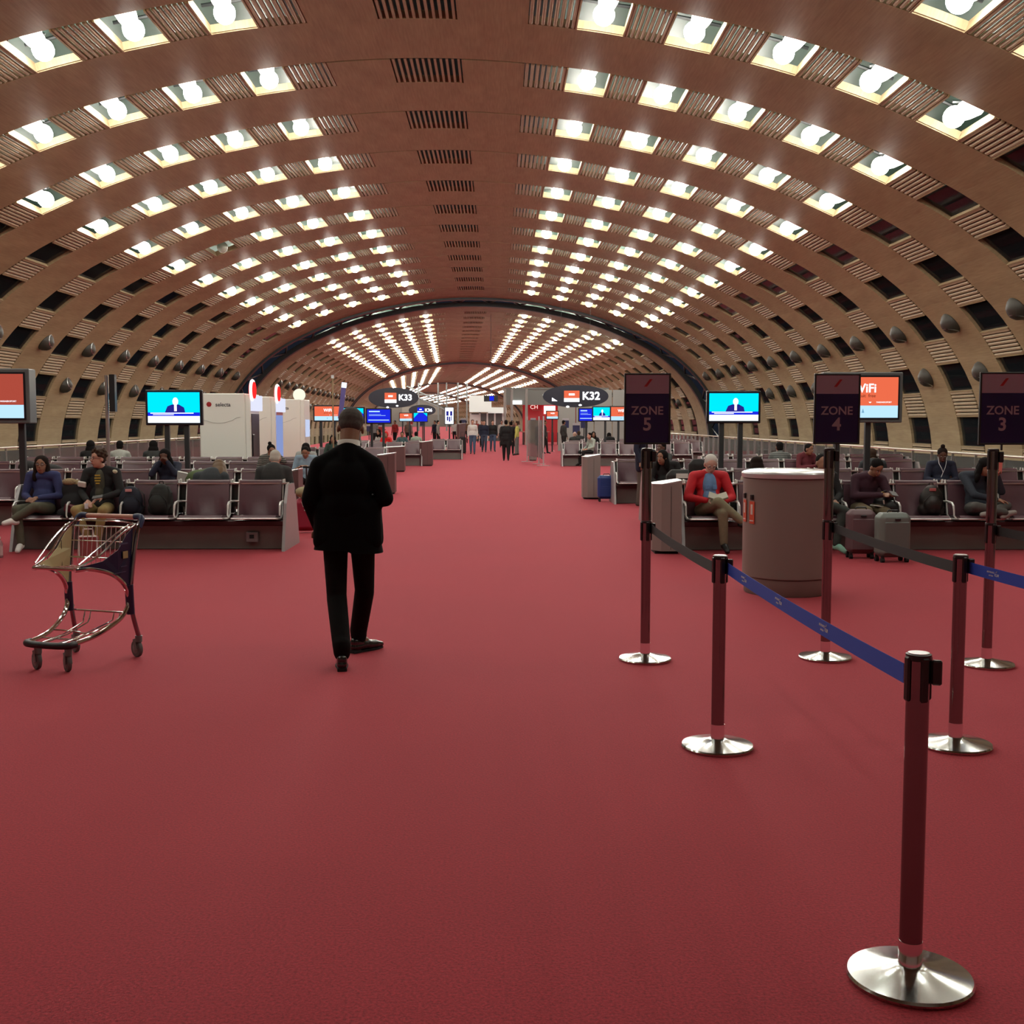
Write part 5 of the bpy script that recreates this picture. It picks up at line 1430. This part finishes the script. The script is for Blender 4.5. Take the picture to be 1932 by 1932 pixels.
person((-4.45, 22.5, 0), 0, J, 'woman in striped top leaning her head on one hand, before the vending machines', STR1, BLK, 'mid', HB, 'bun', vox=.014, hpitch=15, hyaw=15, hroll=-15, build=1.05)
person((-4.22, 25.3, 0), 0, joints(SIT, head=(0, 0, 1.10), nk=(0, .04, .99)), 'person with black hair and pale top, behind the pale blue shirt', cloth('pale_top', (.35, .38, .36)), BLK, 'pale', HB, 'long', vox=.015, hpitch=15)
J = joints(SIT, nk=(0, -.02, .99), head=(0, -.07, 1.09), che=(0, .04, .84), wrL=(.07, -.25, .82), wrR=(-.07, -.25, .82))
person((-3.75, 22.5, 0), 0, J, 'man in pale blue checked shirt looking down at a phone, beside the suited man', cloth('pale_blue', (.25, .36, .45)), BLK, 'mid', HB, 'short', vox=.014, hpitch=25, sleeves=False)
for (x, y, lb, c_, h_) in ((-9.1, 25.8, 'person in black by the left railing, under the left news screen', BLK, 'cover'), (-8.45, 25.8, 'person in white cap and pale top by the left railing', cloth('pale_top2', (.4, .42, .38)), 'short'), (-7.70, 25.8, 'dark-haired person in profile just left of the vending machines', DGREY, 'cover')):
    person((x, y, 0), R(180), joints(SIT), lb, c_, BLK, 'dark', HB, h_, vox=.016, face=False)
r = empty('crate_table', (-8.3, 21.2, 0), 0, 'bundle of coats and bags on the left seats by the railing', 'luggage')
soft('bundle', [('e', (0, 0, .80), (.3, .2, .12)), ('e', (-.35, 0, .85), (.18, .15, .13)), ('b', (0, 0, .4), (.6, .4, .8), None, .05)], .02, BLK, r, 2)

# ---- front right row
CORAL = mat('cloth_red_jacket', (.55, .012, .022), .7, noise=.12, nscale=14, bump=.2, bscale=20)
J = joints(SIT, nk=(-.01, .0, 1.02), head=(.01, -.05, 1.135), che=(0, .06, .86), shL=(.195, .03, .975), shR=(-.195, .03, .975), elL=(.30, -.04, .70), elR=(-.29, -.04, .70), wrL=(.14, -.27, .66), wrR=(-.05, -.27, .67),
           hpL=(.10, -.02, .53), hpR=(-.10, -.02, .53), knL=(.10, -.45, .52), knR=(.05, -.40, .66), anL=(.12, -.44, .12), toeL=(.14, -.58, .04), anR=(.34, -.50, .40), toeR=(.44, -.60, .33))
r, hp_, HR_ = person((2.80, 15.07, 0), 0, J, 'white-haired man in red jacket and blue shirt reading, front right row', CORAL, KHAKI, 'pale', mat('hair_silver', (.55, .54, .50), .75), 'short', vox=.010, hpitch=28, hyaw=0, hscale=1.06, build=1.10, bulk=.05)
glasses(r, hp_, M_DARKSTEEL)
soft('blue_shirt', [('e', (0, -.035, .86), (.095, .105, .17)), ('e', (0, -.06, .70), (.10, .11, .12)), ('e', (-.02, -.045, .985), (.05, .05, .04))], .010, cloth('sky_shirt', (.14, .27, .48)), r, 3)
q = MB()
for sx in (-1, 1): q.box((sx * .05, -.155, .84), (.055, .012, .055), rot=(R(-8), 0, 0), bev=.004)
q.build('shirt_pocket', cloth('sky_pocket', (.11, .22, .42)), r)
r = empty('open_book', (2.86, 14.76, .715), R(-8), 'open book held on the lap of the red-jacketed man', 'book')
q = MB()
for s_ in (-1, 1): q.box((s_ * .06, 0, .02), (.125, .17, .014), rot=(R(22), R(-18 * s_), 0), bev=.003)
q.build('pages', mat('book_pages', (.42, .40, .33), .7), r)
q = MB()
for s_ in (-1, 1): q.box((s_ * .06, -.004, .008), (.13, .178, .005), rot=(R(22), R(-18 * s_), 0))
q.build('cover', mat('book_cover', (.16, .13, .08), .6), r)
J = joints(SIT, nk=(-.03, -.04, 1.0), head=(-.07, -.10, 1.10), che=(0, .03, .86))
person((2.80, 18.95, 0), R(-8), J, 'woman in black head covering seated behind the taupe cabinet, right side', BLK, BLK, 'mid', HB, 'cover', vox=.012, hpitch=5, hyaw=-30)
J = joints(SIT, nk=(.02, -.12, .97), head=(.08, -.22, 1.04), che=(0, -.02, .83))
person((3.42, 18.95, 0), 0, J, 'person in black hood sleeping bent over with a white scarf, right side', BLK, BLK, 'mid', HB, 'cover', vox=.013, hpitch=50, face=False)
person((3.40, 23.7, 0), R(-25), joints(SIT, wrL=(.05, -.12, 1.0), elL=(.22, -.2, .84)), 'dark-skinned man resting chin on hand, third right row', DGREY, BLK, 'dark', HB, 'short', vox=.015, hyaw=-30)
r = empty('black_headrest_bag', (2.95, 15.52, .46), 0, 'tall black bag standing on the seat behind the red-jacketed man', 'bag')
soft('bag_body', [('b', (-.22, 0, .36), (.26, .22, .74), None, .07)], .014, mat('bag_matte_black', (.008, .007, .007), .8), r, 3)
r = empty('black_suitcase_stack', (2.55, 17.35, 0), 0, 'black bag with white sticker standing behind the red-jacketed man', 'bag')
soft('bag_body', [('b', (.25, 0, .50), (.46, .26, .94), None, .08)], .016, mat('bag_matte_black2', (.010, .010, .011), .75), r, 3)
q = MB(); q.box((.25, -.135, .88), (.20, .01, .07)); q.build('white_sticker', M_WHITE, r)
J = joints(SIT, nk=(0, -.06, .98), head=(0, -.12, 1.09), che=(0, .02, .84))
person((3.56, 15.55, 0), R(180), J, 'woman with very long brown hair and cream top, left of the round bin', CREAM, BLK, 'light', HD, 'long', vox=.012, hpitch=18, face=False)
# person hidden by the round bin, green shoes
J = joints(SIT, knL=(.13, -.42, .56), knR=(.02, -.40, .60), anL=(.03, -.46, .11), toeL=(.10, -.60, .04), anR=(.30, -.48, .46), toeR=(.42, -.58, .40))
person((4.30, 15.07, 0), R(5), J, 'person in black with mint green shoes and crossed legs beside the ZONE 4 post', BLK, cloth('dark_green_trousers', (.030, .038, .034)), 'mid', HB, 'short', mat('shoe_mint', (.22, .48, .38), .5), vox=.012, face=False)
J = joints(SIT, nk=(.05, -.10, .99), head=(.08, -.19, 1.09), che=(.02, .0, .84), shL=(.22, -.06, .93), shR=(-.12, -.02, .95), elL=(.27, -.18, .73), elR=(-.18, -.10, .72), wrL=(.16, -.36, .75), wrR=(.10, -.36, .75), knL=(.12, -.42, .52), knR=(-.14, -.42, .54), anL=(-.02, -.34, .10), anR=(-.14, -.34, .10))
r, hp_, HR_ = person((4.86, 15.09, 0), R(8), J, 'person in maroon sweater bent over a phone, behind the suitcases', cloth('maroon_sweater', (.040, .010, .022)), cloth('brown_trousers', (.13, .10, .055)), 'mid', HB, 'short', vox=.011, hpitch=42, hyaw=12, build=1.12)
q = MB(); q.box((.19, -.47, .77), (.09, .12, .01), rot=(R(25), R(10), 0), bev=.003); q.build('phone', M_GREYP, r)
q = MB(); q.tube([(.10 + .028 * math.cos(a), -.335, .755 + .030 * math.sin(a)) for a in [i * math.pi / 6 for i in range(12)]], .006, 6, closed=True); q.build('gold_bracelet', mat('gold', (.60, .42, .12), .3, 1), r)
q = MB(); q.box((.06, -.30, .60), (.17, .12, .012), rot=(0, R(8), 0), bev=.003); q.build('white_paper', M_WHITE, r)
J = joints(SIT, nk=(0, -.02, 1.02), head=(0, -.06, 1.14), che=(0, .05, .86), wrL=(.08, -.25, .72), wrR=(-.05, -.25, .72))
r, hp_, HR_ = person((7.40, 18.96, 0), R(-12), J, 'girl in navy hoodie with white earphone cord, hair in a bun, second right row', NAVY, BLK, 'dark', HD, 'bun', vox=.011, hpitch=22, bulk=.08)
q = MB(); q.tube([hp_(-.07, -.01, -.02), V(-.06, -.13, 1.0), V(-.02, -.16, .92), V(0, -.17, .86), V(-.03, -.18, .78)], .005, 5); q.tube([hp_(.07, -.01, -.02), V(.05, -.13, 1.0), V(.03, -.16, .93), V(0, -.17, .86)], .004, 5); q.build('earphone_cord', M_PRINT, r)
J = joints(SIT, nk=(.0, -.06, 1.0), head=(.03, -.14, 1.10), che=(0, .03, .84), elR=(-.16, -.20, .74), elL=(.22, -.22, .78), wrL=(.10, -.30, 1.0), wrR=(.10, -.32, .68), knL=(.22, -.34, .60), knR=(-.22, -.34, .60), anL=(-.08, -.40, .50), anR=(.14, -.42, .50), toeL=(-.18, -.42, .50), toeR=(.28, -.42, .52))
r, hp_, HR_ = person((6.36, 15.07, 0), R(10), J, 'cross-legged woman in dark jacket holding a pink phone to her face', cloth('slate_jacket', (.022, .030, .045)), cloth('grey_trousers', (.075, .075, .070)), 'mid', HB, 'long', mat('sock_grey', (.30, .29, .27), .8), vox=.011, hpitch=20, hyaw=15)
q = MB(); q.box((.10, -.335, 1.10), (.075, .012, .15), rot=(R(-10), R(10), 0), bev=.004); q.build('pink_phone', mat('phone_pink', (.62, .16, .14), .4), r)
# rows behind, right
person((5.98, 24.2, 0), R(180), joints(SIT), 'man in grey striped top seen from behind near the right railing', STR2, BLK, 'mid', HB, 'short', vox=.014, face=False)
person((6.45, 23.7, 0), R(20), joints(SIT, head=(0, -.05, 1.12), wrR=(.1, -.3, .8)), 'bearded man in maroon top beside the grey striped top', cloth('maroon2', (.13, .020, .030)), BLK, 'mid', HB, 'short', vox=.014, hpitch=10, hyaw=20)
person((6.40, 19.45, 0), R(180), joints(SIT, head=(0, -.05, 1.12)), 'person in dark jacket with yellow yoke seen from behind, right of the ZONE 4 sign', cloth('dark_teal', (.030, .035, .04)), BLK, 'mid', HBR, 'short', vox=.014, face=False)
# standing person behind the ZONE 5 sign
J = joints(STAND, knL=(.10, -.02, .50), wrL=(.2, -.2, 1.1))
person((2.86, 22.6, 0), R(60), J, 'person standing behind the ZONE 5 sign, navy jacket, brown trousers, sandals', NAVY, cloth('brown_trousers2', (.10, .085, .07)), 'mid', HB, 'short', mat('sandal', (.06, .045, .035), .6), vox=.014, face=False, skirt=.18)

# ---- walkers in the distance
def walker(x, y, label, top, bottom, rz=0, skin='mid', hair=HB, h=1.0, build=1.0, skirt=0.0, hs='short', stride=.14, ov=None):
    J = joints(STAND, anL=(.09, -stride, .09), knL=(.09, -stride * .7, .50), anR=(-.09, stride, .10), knR=(-.09, .02, .49), toeL=(.10, -stride - .14, .04), toeR=(-.10, stride - .14, .05), **(ov or {}))
    for k_ in J: J[k_] = J[k_] * h
    return person((x, y, 0), R(rz), J, label, top, bottom, skin, hair, hs, vox=.018, face=False, build=build, skirt=skirt)[0]
walker(.38, 48.9, 'person in long black coat walking away in the distance, centre of the aisle', BLK, BLK, 180, build=1.25, skirt=.22, h=1.0)
walker(-1.27, 59.2, 'man in white long-sleeved shirt and jeans pulling a black suitcase', cloth('white_shirt', (.62, .63, .60)), JEAN, 0, 'light', HBR, h=1.02, build=1.15)
r = empty('suitcase', (-1.78, 59.3, 0), 0, 'tall black suitcase pulled by the man in the white shirt', 'suitcase')
q = MB(); q.box((0, 0, .48), (.34, .25, .86), bev=.05); q.build('shell', M_BLACKM, r)
q = MB(); q.tube([(-.1, 0, .88), (-.1, 0, 1.15), (.1, 0, 1.15), (.1, 0, .88)], .012, 6); q.build('pull_handle', M_DARKSTEEL, r)
q = MB()
for sx in (-.12, .12): q.tube([(sx - .02, 0, .03), (sx + .02, 0, .03)], .03, 10)
q.build('wheel', M_BLACK, r)
walker(-.72, 63.0, 'man in dark jacket and jeans walking beside another dark figure, centre', NAVY, cloth('dark_jeans', (.04, .06, .10)), 0, 'light', HD, build=1.15)
walker(-.25, 64.2, 'man in black pullover with a white bag walking, left of the black coat', BLK, JEAN, 8, 'light', HBR, build=1.1)
walker(.98, 57.0, 'person in yellow shirt and grey trousers standing right of the black coat', cloth('yellow_shirt', (.50, .52, .13)), cloth('grey_trousers2', (.16, .17, .16)), -100, 'mid', HBR, h=.97, stride=.04)
walker(.70, 57.6, 'dark-clothed person behind the yellow shirt', BLK, BLK, 180, 'mid', HB, h=.96, stride=.04)
walker(2.1, 56.5, 'child in grey walking away near the red shop', cloth('grey_child', (.16, .16, .15)), cloth('grey_child2', (.22, .2, .18)), 180, 'mid', HB, h=.62)
walker(2.5, 60.0, 'dark-clothed person standing near the grey barrier frames', DGREY, BLK, 90, 'mid', HBR)
walker(.3, 74.0, 'small distant person in white near the white kiosk', cloth('white2', (.5, .48, .45)), BLK, 0, 'light', HB)
walker(-3.6, 70.0, 'small distant person in black and white left of the advertising display', cloth('pale3', (.3, .3, .28)), BLK, 90, 'light', HB)
walker(-2.2, 69.0, 'small distant person in pale trousers beside the dark pillar box', cloth('white4', (.30, .29, .27)), cloth('pale5', (.3, .3, .28)), 180, 'light', HB)
walker(-4.9, 40.5, 'grey-clothed person standing behind the blue information screen', cloth('greygreen', (.20, .22, .20)), DGREY, 90, 'light', HB, h=.95)
walker(-1.0, 75.0, 'distant dark-clothed person in the crowd by the white kiosk', DGREY, BLK, 0, 'light', HB)
walker(-5.9, 76.0, 'distant person in a crowd near the red queue signs', cloth('brown6', (.16, .12, .09)), BLK, 30, 'light', HB)
walker(-6.9, 77.5, 'distant person in red in the crowd under the second gate sign', cloth('red6', (.35, .03, .03)), BLK, -30, 'mid', HB)
walker(1.0, 77.0, 'distant dark-haired person by the pale shop column', cloth('brown7', (.22, .10, .09)), BLK, 20, 'mid', HB)
def sitter(x, y, label, top, rz=0, skin='mid', hair=HB, hs='short', dz=0, **k):
    J = joints(SIT, **k)
    return person((x, y, 0), R(rz), J, label, top, BLK, skin, hair, hs, vox=.018, face=False)[0]
J_ = dict(head=(0, -.08, 1.13), nk=(0, -.02, 1.02))
r = sitter(-4.62, 47.7, 'red hooded person seated in the distance right of the suited man', cloth('bright_red', (.60, .015, .015)), 0, 'mid', HB, 'short', **J_)
soft('hood', [('e', (0, -.03, 1.17), (.11, .11, .13))], .018, cloth('bright_red', (.6, .015, .015)), r, 1)
sitter(-4.95, 48.2, 'person in white hooded top bending forward behind the red hood', cloth('bright_white', (.62, .63, .60)), -30, 'mid', HB, 'cover', head=(.1, -.2, 1.25), nk=(.05, -.1, 1.15), che=(0, 0, .95))
sitter(-3.40, 48.2, 'man in pale green shirt seen from behind, distant left row', cloth('pale_green', (.32, .40, .32)), 180, 'mid', HB)
sitter(-3.95, 47.7, 'dark-haired man in teal top facing forward, distant left row', cloth('teal', (.05, .10, .11)), 0, 'mid', HB)
sitter(-6.2, 34.9, 'person in black with raised arm, left of the suited man by the screens', BLK, 60, 'mid', HLB, 'short', wrR=(-.2, -.3, 1.3), elR=(-.3, -.1, 1.1))
sitter(-5.0, 34.9, 'person in dark green seated just left of the suited man', cloth('deep_green', (.03, .06, .045)), 0, 'mid', HB, 'cover')
sitter(3.55, 43.6, 'person in pale mint top leaning forward on the far right row', cloth('mint_top', (.40, .48, .42)), -60, 'light', HD, 'short', head=(.12, -.14, 1.15), nk=(.05, -.08, 1.04))
sitter(3.25, 48.0, 'bald man in dark top seated under the small blue screen', DGREY, 180, 'pale', None)
sitter(4.0, 47.5, 'person in black head covering seated under the blue screens', BLK, 0, 'mid', HB, 'cover')
sitter(4.7, 48.0, 'person in black bent forward, right of the black head covering', BLK, 180, 'mid', HB, 'cover', head=(0, -.15, 1.1))
sitter(5.55, 48.0, 'man in black jacket seen from behind on the far right row', BLK, 180, 'mid', HB, 'short')
sitter(3.7, 52.0, 'grey-jacketed person on the furthest right row', DGREY, 180, 'mid', HBR, 'short')
sitter(6.3, 48.0, 'person in pale coat on the far right row near the ZONE 5 sign', cloth('pale_coat', (.30, .26, .22)), 180, 'light', HBR, 'short')

for (x, y, lb, c_, rz) in (
    (-7.8, 73, 'distant figure in grey among the navy and red queue signs', cloth('g7', (.2, .2, .2)), 20),
    (-8.6, 80, 'distant figure in black at the left end of the far crowd', BLK, 0),
    (-6.2, 82, 'distant figure in pale pink among the red queue signs', cloth('g8', (.45, .3, .3)), 60),
    (-4.3, 79, 'distant figure in dark blue right of the red queue signs', NAVY, -40),
    (-3.1, 84, 'distant figure in white behind the bright advertising display', cloth('g9', (.55, .55, .52)), 10),
    (-2.4, 88, 'distant figure in brown before the white kiosk, left', cloth('g10', (.16, .09, .05)), 180),
    (-1.6, 90, 'distant figure in red before the white kiosk, right', cloth('g11', (.30, .03, .03)), 0),
    (3.4, 66.5 - 8, 'dark figure standing by the navy queue signs near the red shop', DGREY, 120)):
    walker(x, y, lb, c_, BLK, rz, 'mid', HB, stride=.06)
